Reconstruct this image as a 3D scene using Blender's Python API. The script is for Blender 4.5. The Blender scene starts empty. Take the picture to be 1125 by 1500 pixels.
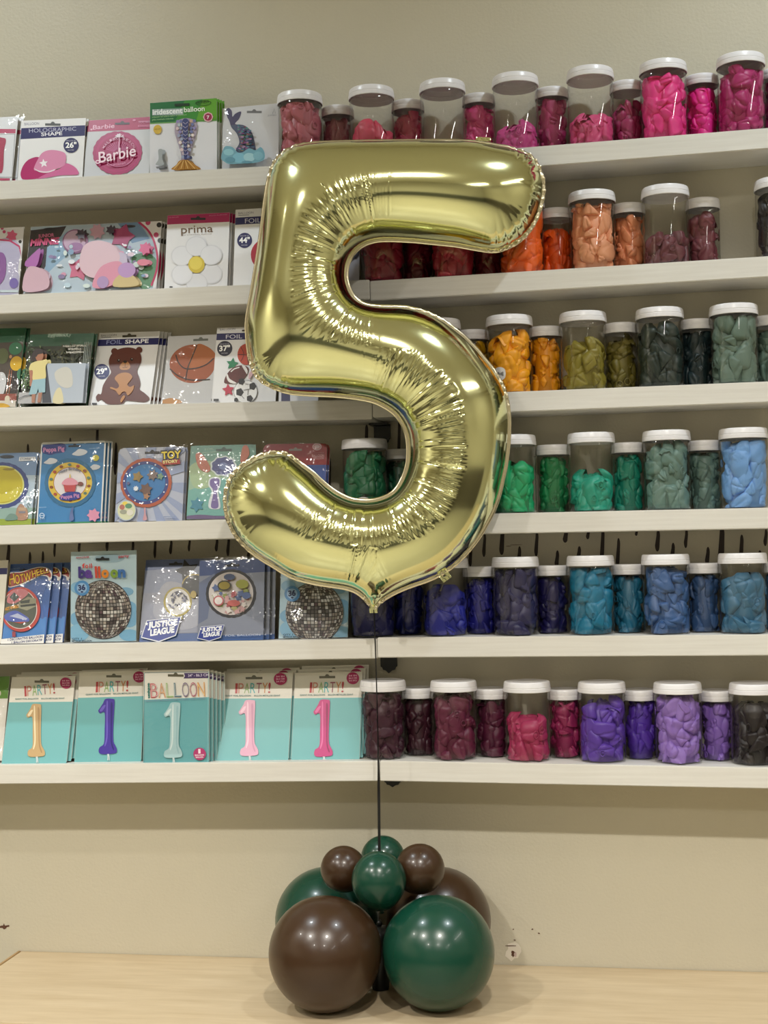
import bpy, bmesh, math, random, time
import numpy as np
from mathutils import Vector, Matrix, kdtree
from mathutils.geometry import delaunay_2d_cdt
T0 = time.time()
SC = bpy.context.scene
COL = SC.collection
random.seed(5)
rng = np.random.default_rng(11)

# ------------------------------------------------------------------ camera
F, PW, PH = 2080.0, 1125.0, 1500.0
YAW, PITCH, ROLL, DSH, DEP = -0.1649, 0.0240, -0.0204, 2.6914, 0.1253
CAM = np.array([0.0, -(DSH + DEP), 1.55])
fw = np.array([math.sin(YAW)*math.cos(PITCH), math.cos(YAW)*math.cos(PITCH), math.sin(PITCH)])
rt = np.cross(fw, [0, 0, 1]); rt /= np.linalg.norm(rt); up = np.cross(rt, fw)
c_, s_ = math.cos(ROLL), math.sin(ROLL)
RT, UP, FW = c_*rt + s_*up, -s_*rt + c_*up, fw
def ray(px, py):
    return RT*((px-PW/2)/F) - UP*((py-PH/2)/F) + FW
def P(px, py, Y):                       # where the sight line meets the plane y = Y
    d = ray(px, py); return CAM + d*((Y-CAM[1])/d[1])
def depth(p): return float(np.dot(np.array(p)-CAM, FW))
cam = bpy.data.cameras.new('camera'); co = bpy.data.objects.new('camera', cam); COL.objects.link(co)
cam.sensor_fit = 'VERTICAL'; cam.sensor_height = 36.0; cam.lens = F/PH*36.0; cam.clip_end = 50
m = Matrix(((RT[0], UP[0], -FW[0], CAM[0]), (RT[1], UP[1], -FW[1], CAM[1]), (RT[2], UP[2], -FW[2], CAM[2]), (0, 0, 0, 1)))
co.matrix_world = m; SC.camera = co

# ------------------------------------------------------------------ materials
def lin(h):
    if not isinstance(h, str): return tuple(h)
    h = h.lstrip('#'); v = [int(h[i:i+2], 16)/255 for i in (0, 2, 4)]
    return tuple(x/12.92 if x <= .04045 else ((x+.055)/1.055)**2.4 for x in v)
MATS = {}
def mat(hexc, rough=.5, metal=0., spec=.5, name=None, coat=0.):
    key = (hexc, rough, metal, spec, coat)
    if key in MATS: return MATS[key]
    mt = bpy.data.materials.new(name or 'paint_' + str(hexc).strip('#')); mt.use_nodes = True
    b = mt.node_tree.nodes['Principled BSDF']
    b.inputs['Base Color'].default_value = (*lin(hexc), 1); b.inputs['Roughness'].default_value = rough
    b.inputs['Metallic'].default_value = metal; b.inputs['Specular IOR Level'].default_value = spec
    if coat: b.inputs['Coat Weight'].default_value = coat; b.inputs['Coat Roughness'].default_value = .08
    MATS[key] = mt; return mt
def node(nt, t, **kw):
    n = nt.nodes.new(t)
    for k, v in kw.items():
        if k in n.inputs: n.inputs[k].default_value = v
        else: setattr(n, k, v)
    return n
def textured(name, c1, c2, scale, rough, bump=0., bscale=200., stretch=(1, 1, 1), spec=.4, detail=4):
    mt = bpy.data.materials.new(name); mt.use_nodes = True; nt = mt.node_tree
    b = nt.nodes['Principled BSDF']; b.inputs['Roughness'].default_value = rough; b.inputs['Specular IOR Level'].default_value = spec
    tc = nt.nodes.new('ShaderNodeTexCoord'); mp = nt.nodes.new('ShaderNodeMapping'); mp.inputs['Scale'].default_value = stretch
    nt.links.new(tc.outputs['Object'], mp.inputs['Vector'])
    nz = node(nt, 'ShaderNodeTexNoise', Scale=scale, Detail=detail, Roughness=.6); nt.links.new(mp.outputs['Vector'], nz.inputs['Vector'])
    rp = nt.nodes.new('ShaderNodeValToRGB'); rp.color_ramp.elements[0].position = .3; rp.color_ramp.elements[1].position = .7
    rp.color_ramp.elements[0].color = (*lin(c1), 1); rp.color_ramp.elements[1].color = (*lin(c2), 1)
    nt.links.new(nz.outputs['Fac'], rp.inputs['Fac']); nt.links.new(rp.outputs['Color'], b.inputs['Base Color'])
    if bump:
        n2 = node(nt, 'ShaderNodeTexNoise', Scale=bscale, Detail=3.); nt.links.new(tc.outputs['Object'], n2.inputs['Vector'])
        bp = node(nt, 'ShaderNodeBump', Strength=bump, Distance=.002); nt.links.new(n2.outputs['Fac'], bp.inputs['Height'])
        nt.links.new(bp.outputs['Normal'], b.inputs['Normal'])
    return mt
def clear_film(name, rough, ior, tint, bump=0., bscale=30., edge=1.):
    mt = bpy.data.materials.new(name); mt.use_nodes = True; nt = mt.node_tree; nt.nodes.remove(nt.nodes['Principled BSDF'])
    out = nt.nodes['Material Output']
    tr = node(nt, 'ShaderNodeBsdfTransparent'); tr.inputs['Color'].default_value = (tint, tint, tint, 1)
    if edge < 1:                                  # a thick wall looks darker where it is seen edge on
        lw = nt.nodes.new('ShaderNodeLayerWeight'); lw.inputs['Blend'].default_value = .5; pe = node(nt, 'ShaderNodeMath', operation='POWER'); pe.inputs[1].default_value = 3.
        mc = node(nt, 'ShaderNodeMix', data_type='RGBA'); mc.inputs[6].default_value = (tint, tint, tint, 1); mc.inputs[7].default_value = (edge, edge, edge, 1)
        nt.links.new(lw.outputs['Facing'], pe.inputs[0]); nt.links.new(pe.outputs[0], mc.inputs[0]); nt.links.new(mc.outputs[2], tr.inputs['Color'])
    gl = node(nt, 'ShaderNodeBsdfGlossy', Roughness=rough); gl.inputs['Color'].default_value = (1, 1, 1, 1)
    fr = nt.nodes.new('ShaderNodeLayerWeight'); fr.inputs['Blend'].default_value = .5; mx = nt.nodes.new('ShaderNodeMixShader')
    pw = node(nt, 'ShaderNodeMath', operation='POWER'); pw.inputs[1].default_value = 4.5; nt.links.new(fr.outputs['Facing'], pw.inputs[0])
    r0 = ((ior-1)/(ior+1))**2*.65; ma = node(nt, 'ShaderNodeMath', operation='MULTIPLY_ADD'); ma.inputs[1].default_value = .75-r0; ma.inputs[2].default_value = r0; nt.links.new(pw.outputs[0], ma.inputs[0])
    if bump:
        tc = nt.nodes.new('ShaderNodeTexCoord')
        n2 = node(nt, 'ShaderNodeTexNoise', Scale=bscale, Detail=2., Distortion=1.2); nt.links.new(tc.outputs['Object'], n2.inputs['Vector'])
        bp = node(nt, 'ShaderNodeBump', Strength=bump, Distance=.004); nt.links.new(n2.outputs['Fac'], bp.inputs['Height'])
        nt.links.new(bp.outputs['Normal'], gl.inputs['Normal']); nt.links.new(bp.outputs['Normal'], fr.inputs['Normal'])
    nt.links.new(ma.outputs[0], mx.inputs['Fac']); nt.links.new(tr.outputs[0], mx.inputs[1]); nt.links.new(gl.outputs[0], mx.inputs[2])
    nt.links.new(mx.outputs[0], out.inputs['Surface']); return mt
M_WALL = textured('wall_paint', '#c6c0ad', '#cac4b2', 3., .42, bump=.35, bscale=170., spec=.35)
M_CEIL = mat('#d8d4c8', .8, name='ceiling_paint')
M_FLOOR = textured('floor_boards', '#8f8977', '#9d9785', 3., .35, stretch=(1, 12, 1))
M_FAR = mat('#bcb7a8', .7, name='far_wall_paint')
M_SHELF = textured('white_painted_board', '#d8d5ce', '#e1dfd9', 7., .45, bump=.12, bscale=60., stretch=(1, 10, 25))
M_WOOD = textured('pale_maple', '#b9a585', '#c9b799', 5., .38, stretch=(1.2, 9, 9), detail=6)
M_WOODE = mat('#a98a60', .45, name='wood_edge')
M_DASH = mat('#2e211d', .6, name='brown_black_dash_paint')
M_BLACK = mat('#0c0c0d', .4, name='black_metal')
M_LID = mat('#e9e8ec', .3, name='white_lid_plastic')
M_PET = clear_film('clear_jar_plastic', .03, 1.7, .97, edge=.45)
M_BAG = clear_film('clear_bag_film', .07, 1.5, .97, bump=.35, bscale=45.)
M_CARDE = mat('#b9b6ae', .5, name='card_edge')

# ------------------------------------------------------------------ object helpers
def tag(o, label=None, cat=None, group=None, kind=None):
    if label: o['label'] = label
    if cat: o['category'] = cat
    if group: o['group'] = group
    if kind: o['kind'] = kind
    return o
def empty(name, loc=(0, 0, 0), label=None, cat=None, group=None):
    o = bpy.data.objects.new(name, None); COL.objects.link(o); o.location = loc; o.empty_display_size = .05
    return tag(o, label, cat, group)
def link_mesh(name, verts, faces, mats, parent=None, idx=None, smooth=False, loc=None):
    me = bpy.data.meshes.new(name); me.from_pydata([tuple(map(float, v)) for v in verts], [], [tuple(map(int, f)) for f in faces])
    for mt in (mats if isinstance(mats, (list, tuple)) else [mats]): me.materials.append(mt)
    if idx is not None: me.polygons.foreach_set('material_index', list(map(int, idx)))
    if smooth: me.polygons.foreach_set('use_smooth', [True]*len(me.polygons))
    me.update()
    o = bpy.data.objects.new(name, me); COL.objects.link(o)
    if parent: o.parent = parent
    if loc is not None: o.location = loc
    return o
def bm_obj(name, bm, mats, parent=None, smooth=False, loc=None, angle=None):
    me = bpy.data.meshes.new(name); bmesh.ops.recalc_face_normals(bm, faces=bm.faces[:]); bm.to_mesh(me); bm.free()
    for mt in (mats if isinstance(mats, (list, tuple)) else [mats]): me.materials.append(mt)
    if smooth: me.polygons.foreach_set('use_smooth', [True]*len(me.polygons))
    if angle is not None: me.set_sharp_from_angle(angle=angle)
    o = bpy.data.objects.new(name, me); COL.objects.link(o)
    if parent: o.parent = parent
    if loc is not None: o.location = loc
    return o
def box(bm, x0, x1, y0, y1, z0, z1, bev=0., mi=0):
    r = bmesh.ops.create_cube(bm, size=1.)
    for v in r['verts']: v.co = Vector(((x0+x1)/2+v.co.x*(x1-x0), (y0+y1)/2+v.co.y*(y1-y0), (z0+z1)/2+v.co.z*(z1-z0)))
    fs = set(f for v in r['verts'] for f in v.link_faces)
    for f in fs: f.material_index = mi
    if bev: bmesh.ops.bevel(bm, geom=list(set(e for v in r['verts'] for e in v.link_edges)), offset=bev, segments=2, affect='EDGES')
def lathe(prof, n=48, close_top=False):
    v = []; f = []
    for (r, z) in prof:
        for k in range(n):
            a = 2*math.pi*k/n; v.append((r*math.cos(a), r*math.sin(a), z))
    for i in range(len(prof)-1):
        for k in range(n):
            f.append((i*n+k, i*n+(k+1) % n, (i+1)*n+(k+1) % n, (i+1)*n+k))
    if prof[0][0] > 1e-6: f.append(tuple(reversed(range(n))))
    if close_top: f.append(tuple((len(prof)-1)*n+k for k in range(n)))
    return v, f
def dup(root, dx=0, dy=0, dz=0, label=None):
    r = root.copy(); COL.objects.link(r); r.location = root.location + Vector((dx, dy, dz))
    if label: r['label'] = label
    for ch in list(root.children):
        c = ch.copy(); COL.objects.link(c); c.parent = r
    return r

# ------------------------------------------------------------------ room
RX0, RX1, RY0, RZ1 = -3.4, 3.2, -6.4, 3.3
def slab(name, x0, x1, y0, y1, z0, z1, mt):
    bm = bmesh.new(); box(bm, x0, x1, y0, y1, z0, z1); return tag(bm_obj(name, bm, mt), kind='structure')
slab('floor', RX0-.1, RX1+.1, RY0-.1, .1, -.1, 0, M_FLOOR)
slab('ceiling', RX0-.1, RX1+.1, RY0-.1, .1, RZ1, RZ1+.1, M_CEIL)
slab('wall_left', RX0-.1, RX0, RY0, .1, 0, RZ1, M_WALL)
slab('wall_right', RX1, RX1+.1, RY0, .1, 0, RZ1, M_WALL)
slab('wall_front', RX0-.1, RX1+.1, RY0-.1, RY0, 0, RZ1, M_FAR)
bm = bmesh.new(); box(bm, RX0+.001, RX1-.001, RY0+.001, RY0+.06, .001, .9); tag(bm_obj('trim_1', bm, mat('#44463f', .45, name='dark_reflection_panel')), kind='structure')  # unseen panel, added to give the foil five a dark band to mirror
bm = bmesh.new(); box(bm, RX0+.001, RX0+.05, RY0+.07, -.9, .001, 1.1); tag(bm_obj('trim_2', bm, mat('#4a443a', .5, name='brown_dado_panel')), kind='structure')
bm = bmesh.new(); box(bm, RX1-.05, RX1-.001, RY0+.07, -.9, .001, 1.1); tag(bm_obj('trim_3', bm, mat('#4a443a', .5, name='brown_dado_panel')), kind='structure')
# back wall with its painted dashes and the torn paint round an old fixing
wv, wf, wi = [], [], []
def wquad(x0, x1, y0, y1, z0, z1):
    b = len(wv); wv.extend([(x0, y0, z0), (x1, y0, z0), (x1, y1, z0), (x0, y1, z0), (x0, y0, z1), (x1, y0, z1), (x1, y1, z1), (x0, y1, z1)])
    for f in ((0, 1, 5, 4), (1, 2, 6, 5), (2, 3, 7, 6), (3, 0, 4, 7), (4, 5, 6, 7), (3, 2, 1, 0)): wf.append(tuple(b+i for i in f)); wi.append(0)
wquad(RX0-.1, RX1+.1, 0, .1, 0, RZ1)
def wpoly(pts, mi, y):
    b = len(wv); wv.extend([(p[0], y, p[2]) for p in pts]); wf.append(tuple(range(b, b+len(pts)))); wi.append(mi)
def dash(cx, y0, y1, w, slant=0.):
    t = P(cx, y0, 0); b_ = P(cx+slant, y1, 0); hw = w/2*2.82/F
    L = t[2]-b_[2]; pts = []
    for k in range(9):
        a = math.pi*k/8; pts.append((t[0]+hw*.8*math.cos(a), 0, t[2]-min(.012, L*.3)*(1-math.sin(a))))
    for k in range(9):
        a = math.pi+math.pi*k/8; pts.append((b_[0]+hw*math.cos(a), 0, b_[2]+min(.012, L*.3)*(1+math.sin(a))))
    wpoly(pts, 1, -.0006)
for cx, y0, y1, w in ((41, 650, 720, 5), (103, 641, 690, 5), (143, 610, 672, 5), (170, 648, 696, 5), (483, 670, 740, 5), (537, 622, 690, 6), (585, 610, 690, 5), (230, 600, 618, 4),
                      (13, 795, 826, 6), (44, 808, 850, 5), (63, 807, 850, 5), (81, 780, 816, 4), (117, 780, 812, 4.5), (158, 776, 808, 5), (195, 790, 824, 5), (228, 776, 818, 4.5),
                      (251, 790, 812, 5), (278, 786, 808, 4), (318, 788, 808, 5), (335, 784, 815, 5), (365, 800, 820, 5), (390, 790, 825, 5),
                      (736, 770, 813, 7), (761, 800, 830, 6), (786.5, 778, 815, 5.5), (816.5, 806, 832, 6), (829, 776, 795, 7), (848.5, 800, 822, 6), (862, 774, 790, 5),
                      (883, 774, 822, 6), (906, 788, 830, 5.5), (933, 774, 785, 4), (964, 776, 808, 6.5), (986, 795, 820, 6), (1005.5, 774, 803, 5), (1037, 801, 828, 6),
                      (1057.5, 772, 822, 8.5), (1086.5, 783, 826, 6), (1113, 806, 824, 6), (1122, 775, 800, 5), (710, 780, 816, 5), (690, 790, 830, 5)):
    dash(cx, y0, y1, w, slant=-1)
def blob(cx, cy, rx, ry, mi, y, n=14, jit=.25):
    pts = []
    for k in range(n):
        a = 2*math.pi*k/n; q = 1+random.uniform(-jit, jit); pts.append(P(cx+rx*q*math.cos(a), cy-ry*q*math.sin(a), 0))
    wpoly(pts[::-1], mi, y)
blob(752, 1394, 11, 12, 2, -.0005); blob(752, 1397, 3, 5, 3, -.0009); blob(755, 1398, 2, 3, 4, -.0011)
for (x, y) in ((752, 1361), (754, 1377), (780, 1361), (789, 1367)): blob(x, y, 1.6, 1.1, 3, -.0006, 7, .4)
blob(748, 1385.5, 9, .7, 3, -.0006, 10, .2); blob(6, 1357, 6, 3, 3, -.0005, 12, .6); blob(757, 798, 10, .5, 3, -.0006, 8); blob(745, 800, 4, .5, 3, -.0006, 8)
wall = link_mesh('wall_back', wv, wf, [M_WALL, M_DASH, mat('#e4ddd0', .7), mat('#5a3a2a', .7), mat('#c9b4b0', .6)], idx=wi)
tag(wall, kind='structure')

# ------------------------------------------------------------------ lamps
def downlight(x, y, power, what):
    t = empty('ceiling_downlight', (x, y, RZ1), 'round recessed ceiling downlight ' + what, 'ceiling light', 'ceiling downlights')
    v, f = lathe([(.062, 0), (.085, 0), (.085, -.006), (.064, -.010), (.062, -.004)], 40); f = [q for q in f if len(q) == 4]
    link_mesh('trim_ring', v, f, M_LID, t, smooth=True)
    v, f = lathe([(.061, -.001), (.061, -.004)], 40, True); em = MATS.get('em')
    if not em:
        em = bpy.data.materials.new('lamp_lens'); em.use_nodes = True; b = em.node_tree.nodes['Principled BSDF']
        b.inputs['Emission Color'].default_value = (1, .93, .82, 1); b.inputs['Emission Strength'].default_value = 6.; MATS['em'] = em
    link_mesh('lens', v, f, em, t)
    l = bpy.data.lights.new('downlight_lamp', 'AREA'); l.shape = 'DISK'; l.size = .11; l.energy = power; l.color = (.86, .95, 1.) if y > -1 else (1., .955, .875); l.spread = math.radians(145 if y > -1 else 136)
    lo = bpy.data.objects.new('downlight_lamp', l); COL.objects.link(lo); lo.location = (x, y, RZ1-.012)
def tube(x, y, length, power, what):
    t = empty('ceiling_tube_light', (x, y, RZ1), 'long white ceiling strip light ' + what, 'ceiling light', 'ceiling strip lights')
    bm = bmesh.new(); box(bm, -.06, .06, -length/2, length/2, -.05, 0, .006); bm_obj('housing', bm, M_LID, t)
    l = bpy.data.lights.new('tube_lamp', 'AREA'); l.shape = 'RECTANGLE'; l.size = .07; l.size_y = length*.96; l.energy = power; l.color = (1., .965, .90)
    lo = bpy.data.objects.new('tube_lamp', l); COL.objects.link(lo); lo.location = (x, y, RZ1-.055)
for i, (x, y, p) in enumerate(((-1.47, -.80, 11), (.52, -.80, 11), (-1.7, -2.45, 50), (.15, -2.45, 50), (-1.45, -4.4, 56), (.25, -4.4, 56), (-2.9, -1.8, 22))):
    downlight(x, y, p, ('over the packages end of the counter', 'over the jars end of the counter', 'in the second row by the left side', 'in the second row by the middle',
                        'in the third row by the left side', 'in the third row by the middle', 'beside the left wall')[i])
tube(2.3, -1.8, 1.8, 20, 'near the shelf wall'); tube(2.0, -4.6, 1.8, 20, 'far from the shelf wall')
w = bpy.data.worlds.new('world'); SC.world = w; w.use_nodes = True
w.node_tree.nodes['Background'].inputs['Color'].default_value = (.9, .93, 1, 1); w.node_tree.nodes['Background'].inputs['Strength'].default_value = .05

# ------------------------------------------------------------------ shelves
ORD = ['top', 'second', 'third', 'fourth', 'fifth', 'bottom']
SH_L = [(263.5, 247.9), (430.9, 419.2), (596.2, 590.0), (769.0, 761.3), (944.7, 939.7), (1120.0, 1117.2)]
SH_R = [(212.5, 189.6), (394.8, 377.0), (571.5, 559.9), (750.3, 744.3), (932.0, 929.8), (1119.0, 1124.0)]
XL, XJ, XR = -1.75, P(553.5, 1000, -DEP)[0], .95
TH = .0385
def fitline(pa, pb): s = (pb[2]-pa[2])/(pb[0]-pa[0]); return lambda X: pa[2]+s*(X-pa[0])
ZL = [fitline(P(30, a, -DEP), P(310, b, -DEP)) for a, b in SH_L]
ZR = [fitline(P(810, a, -DEP), P(1095, b, -DEP)) for a, b in SH_R]
def shelf_z(row, X): return (ZL if X < XJ else ZR)[row](X)
def shelf(row, x0, x1, zf, side):
    bm = bmesh.new(); box(bm, x0, x1, -DEP, -.0004, 0, 1, 0)
    for v in bm.verts: v.co.z = zf(v.co.x) - TH*(1-v.co.z)
    bmesh.ops.bevel(bm, geom=bm.edges[:], offset=.0014, segments=2, affect='EDGES')
    nm = 'top' if row == 0 else 'bottom' if row == 5 else ORD[row] + ' highest'
    tag(bm_obj('wall_shelf', bm, M_SHELF), f'{nm} white wall shelf, the half carrying the {side}', 'shelf', 'white wall shelves')
for r in range(6):
    shelf(r, XL, XJ-.0006, ZL[r], 'packages'); shelf(r, XJ+.0006, XR, ZR[r], 'jars')
def bracket(row, cx, drop, nm):
    X = P(cx, 900, 0)[0]; z0 = shelf_z(row, X) - TH - .0005
    t = empty('shelf_bracket', (X, 0, z0), nm, 'bracket', 'black shelf brackets')
    w = .0165; pts = [(-w, 0), (w, 0), (w, -drop*.66), (w*.82, -drop*.70), (w*.70, -drop*.83), (w*.40, -drop*.86), (0, -drop), (-w*.40, -drop*.86), (-w*.70, -drop*.83), (-w*.82, -drop*.70), (-w, -drop*.66)]
    n = len(pts); v = [(x, -.001, z) for x, z in pts] + [(x, -.010, z) for x, z in pts]
    f = [tuple(range(n)), tuple(range(2*n-1, n-1, -1))] + [(i, i+n, (i+1) % n+n, (i+1) % n) for i in range(n)]
    link_mesh('wall_plate', v, f, M_BLACK, t)
    bm = bmesh.new(); box(bm, -w*1.25, w, -.045, -.001, -.004, 0, .0008); bm_obj('support_arm', bm, M_BLACK, t)
bracket(2, 566, .044, 'black pointed bracket under the third shelf seen through the gold five')
bracket(4, 569, .040, 'black pointed bracket under the fifth shelf beside the ribbon')
bracket(5, 571, .031, 'black pointed bracket tip under the bottom shelf beside the ribbon')

# ------------------------------------------------------------------ printed packages
TXT = {}
def text_mesh(s, bold):
    k = (s, bold)
    if k in TXT: return TXT[k]
    cu = bpy.data.curves.new('t', 'FONT'); cu.body = s; cu.size = 1.; cu.resolution_u = 3; cu.offset = bold; cu.fill_mode = 'FRONT'
    o = bpy.data.objects.new('t', cu); me = o.to_mesh()
    v = np.array([tuple(a.co)[:2] for a in me.vertices]); f = [tuple(p.vertices) for p in me.polygons]
    o.to_mesh_clear(); bpy.data.objects.remove(o); bpy.data.curves.remove(cu)
    lo, hi = v.min(0), v.max(0); base = min(lo[1], 0.)
    cap = .72
    v[:, 0] = (v[:, 0]-lo[0])/max(hi[0]-lo[0], 1e-6); v[:, 1] = v[:, 1]/cap
    TXT[k] = (v, f); return TXT[k]
def catmull(pts, n=6, closed=True):
    p = np.array(pts, float); N = len(p); out = []
    for i in range(N if closed else N-1):
        a, b, c, d = (p[(i-1) % N], p[i], p[(i+1) % N], p[(i+2) % N]) if closed else (p[max(i-1, 0)], p[i], p[i+1], p[min(i+2, N-1)])
        for k in range(n):
            t = k/n; out.append(.5*((2*b)+(-a+c)*t+(2*a-5*b+4*c-d)*t*t+(-a+3*b-3*c+d)*t**3))
    return np.array(out)
class Art:                                  # print on a card, traced in the coordinates of one enlarged view of it
    def __init__(self, quad, w, h):
        self.q = [np.array(p, float) for p in quad]; self.w, self.h = w, h
        self.v, self.f, self.mi, self.mats, self.layer = [], [], [], [], 0
    def uv(self, x, y):
        TL, TR, BR, BL = self.q; p = np.array((x, y), float); u = v = .5
        for _ in range(6):
            top, bot = TL+(TR-TL)*u, BL+(BR-BL)*u; r = bot+(top-bot)*v-p
            J = np.array([(BR-BL)*(1-v)+(TR-TL)*v, top-bot]).T; d = np.linalg.solve(J, -r); u += d[0]; v += d[1]
        return u, v
    def slot(self, col, rough=.35):
        mt = col if not isinstance(col, str) else mat(col, rough, spec=.45)
        if mt not in self.mats: self.mats.append(mt)
        return self.mats.index(mt)
    def add(self, pts, faces, col, clip=True, rough=.35):
        self.layer += 1; b = len(self.v); z = .00012*self.layer
        for p in pts:
            u, v = self.uv(*p)
            if clip: u = min(max(u, .002), .998); v = min(max(v, -.03), .998)
            self.v.append((u*self.w, v*self.h, z))
        s = self.slot(col, rough)
        for f in faces: self.f.append(tuple(b+i for i in f)); self.mi.append(s)
    def poly(self, pts, col, **k): self.add(pts, [tuple(range(len(pts)))], col, **k)
    def smooth(self, pts, col, n=5, **k): self.poly(catmull(pts, n), col, **k)
    def rect(self, x0, y0, x1, y1, col, **k): self.poly([(x0, y1), (x1, y1), (x1, y0), (x0, y0)], col, **k)
    def bar(self, l0, l1, r0, r1, col, **k):          # full-width band: from (left top, left bottom) to (right top, right bottom) heights
        TL, TR, BR, BL = self.q
        xl = lambda y: TL[0]+(BL[0]-TL[0])*(y-TL[1])/(BL[1]-TL[1]); xr = lambda y: TR[0]+(BR[0]-TR[0])*(y-TR[1])/(BR[1]-TR[1])
        self.poly([(xl(l1), l1), (xr(r1), r1), (xr(r0), r0), (xl(l0), l0)], col, **k)
    def disc(self, cx, cy, rx, ry=None, col='#ffffff', n=28, wob=0., k=12, **kw):
        ry = ry or rx; a = [2*math.pi*i/n for i in range(n)]
        self.poly([(cx+rx*(1+wob*math.cos(k*t))*math.cos(t), cy+ry*(1+wob*math.cos(k*t))*math.sin(t)) for t in a], col, **kw)
    def ring(self, cx, cy, rx, ry, wd, col, n=36, a0=0., a1=2*math.pi):
        p = []; f = []
        for i in range(n+1):
            t = a0+(a1-a0)*i/n
            p += [(cx+rx*math.cos(t), cy+ry*math.sin(t)), (cx+(rx-wd)*math.cos(t), cy+(ry-wd)*math.sin(t))]
            if i: f.append((2*i-2, 2*i-1, 2*i+1, 2*i))
        self.add(p, f, col)
    def line(self, pts, wd, col):
        p = []; f = []; pts = np.array(pts, float)
        for i in range(len(pts)):
            d = pts[min(i+1, len(pts)-1)]-pts[max(i-1, 0)]; d = d/(np.linalg.norm(d)+1e-9); nrm = np.array((-d[1], d[0]))*wd/2
            p += [pts[i]+nrm, pts[i]-nrm]
            if i: f.append((2*i-2, 2*i-1, 2*i+1, 2*i))
        self.add(p, f, col)
    def star(self, cx, cy, r, col, rot=0., n=5, inner=.45):
        self.poly([(cx+r*(1 if i % 2 == 0 else inner)*math.sin(rot+math.pi*i/n), cy-r*(1 if i % 2 == 0 else inner)*math.cos(rot+math.pi*i/n)) for i in range(2*n)], col)
    def text(self, s, L, R, hgt, col, bold=.0, shear=0., arc=0.):
        v, f = text_mesh(s, bold); L, R = np.array(L, float), np.array(R, float); d = R-L; ln = np.linalg.norm(d); d /= ln; n = np.array((d[1], -d[0]))
        pts = []
        for x, y in v:
            q = L + d*(x*ln+y*hgt*shear) + n*(y*hgt + arc*4*x*(1-x)); pts.append(q)
        self.add(pts, f, col)
    def letters(self, s, L, R, hgt, cols, bold=.0, gap=.16, shear=0.):
        wd = [.45 if c in "I!l" else 1. for c in s]; tot = sum(wd)+gap*(len(s)-1); L, R = np.array(L, float), np.array(R, float); x = 0
        for c, w_, cl in zip(s, wd, cols):
            self.text(c, L+(R-L)*(x/tot), L+(R-L)*((x+w_)/tot), hgt, cl, bold, shear); x += w_+gap
    def slotmark(self, cx, cy, w, col='#1a1a1a'):
        self.poly([(cx-w, cy+w*.18), (cx+w, cy+w*.18), (cx+w, cy-w*.12), (cx+w*.3, cy-w*.12), (cx+w*.12, cy-w*.34), (cx-w*.12, cy-w*.34), (cx-w*.3, cy-w*.12), (cx-w, cy-w*.12)], col)
CARDS = {}
YB = -.100
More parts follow.
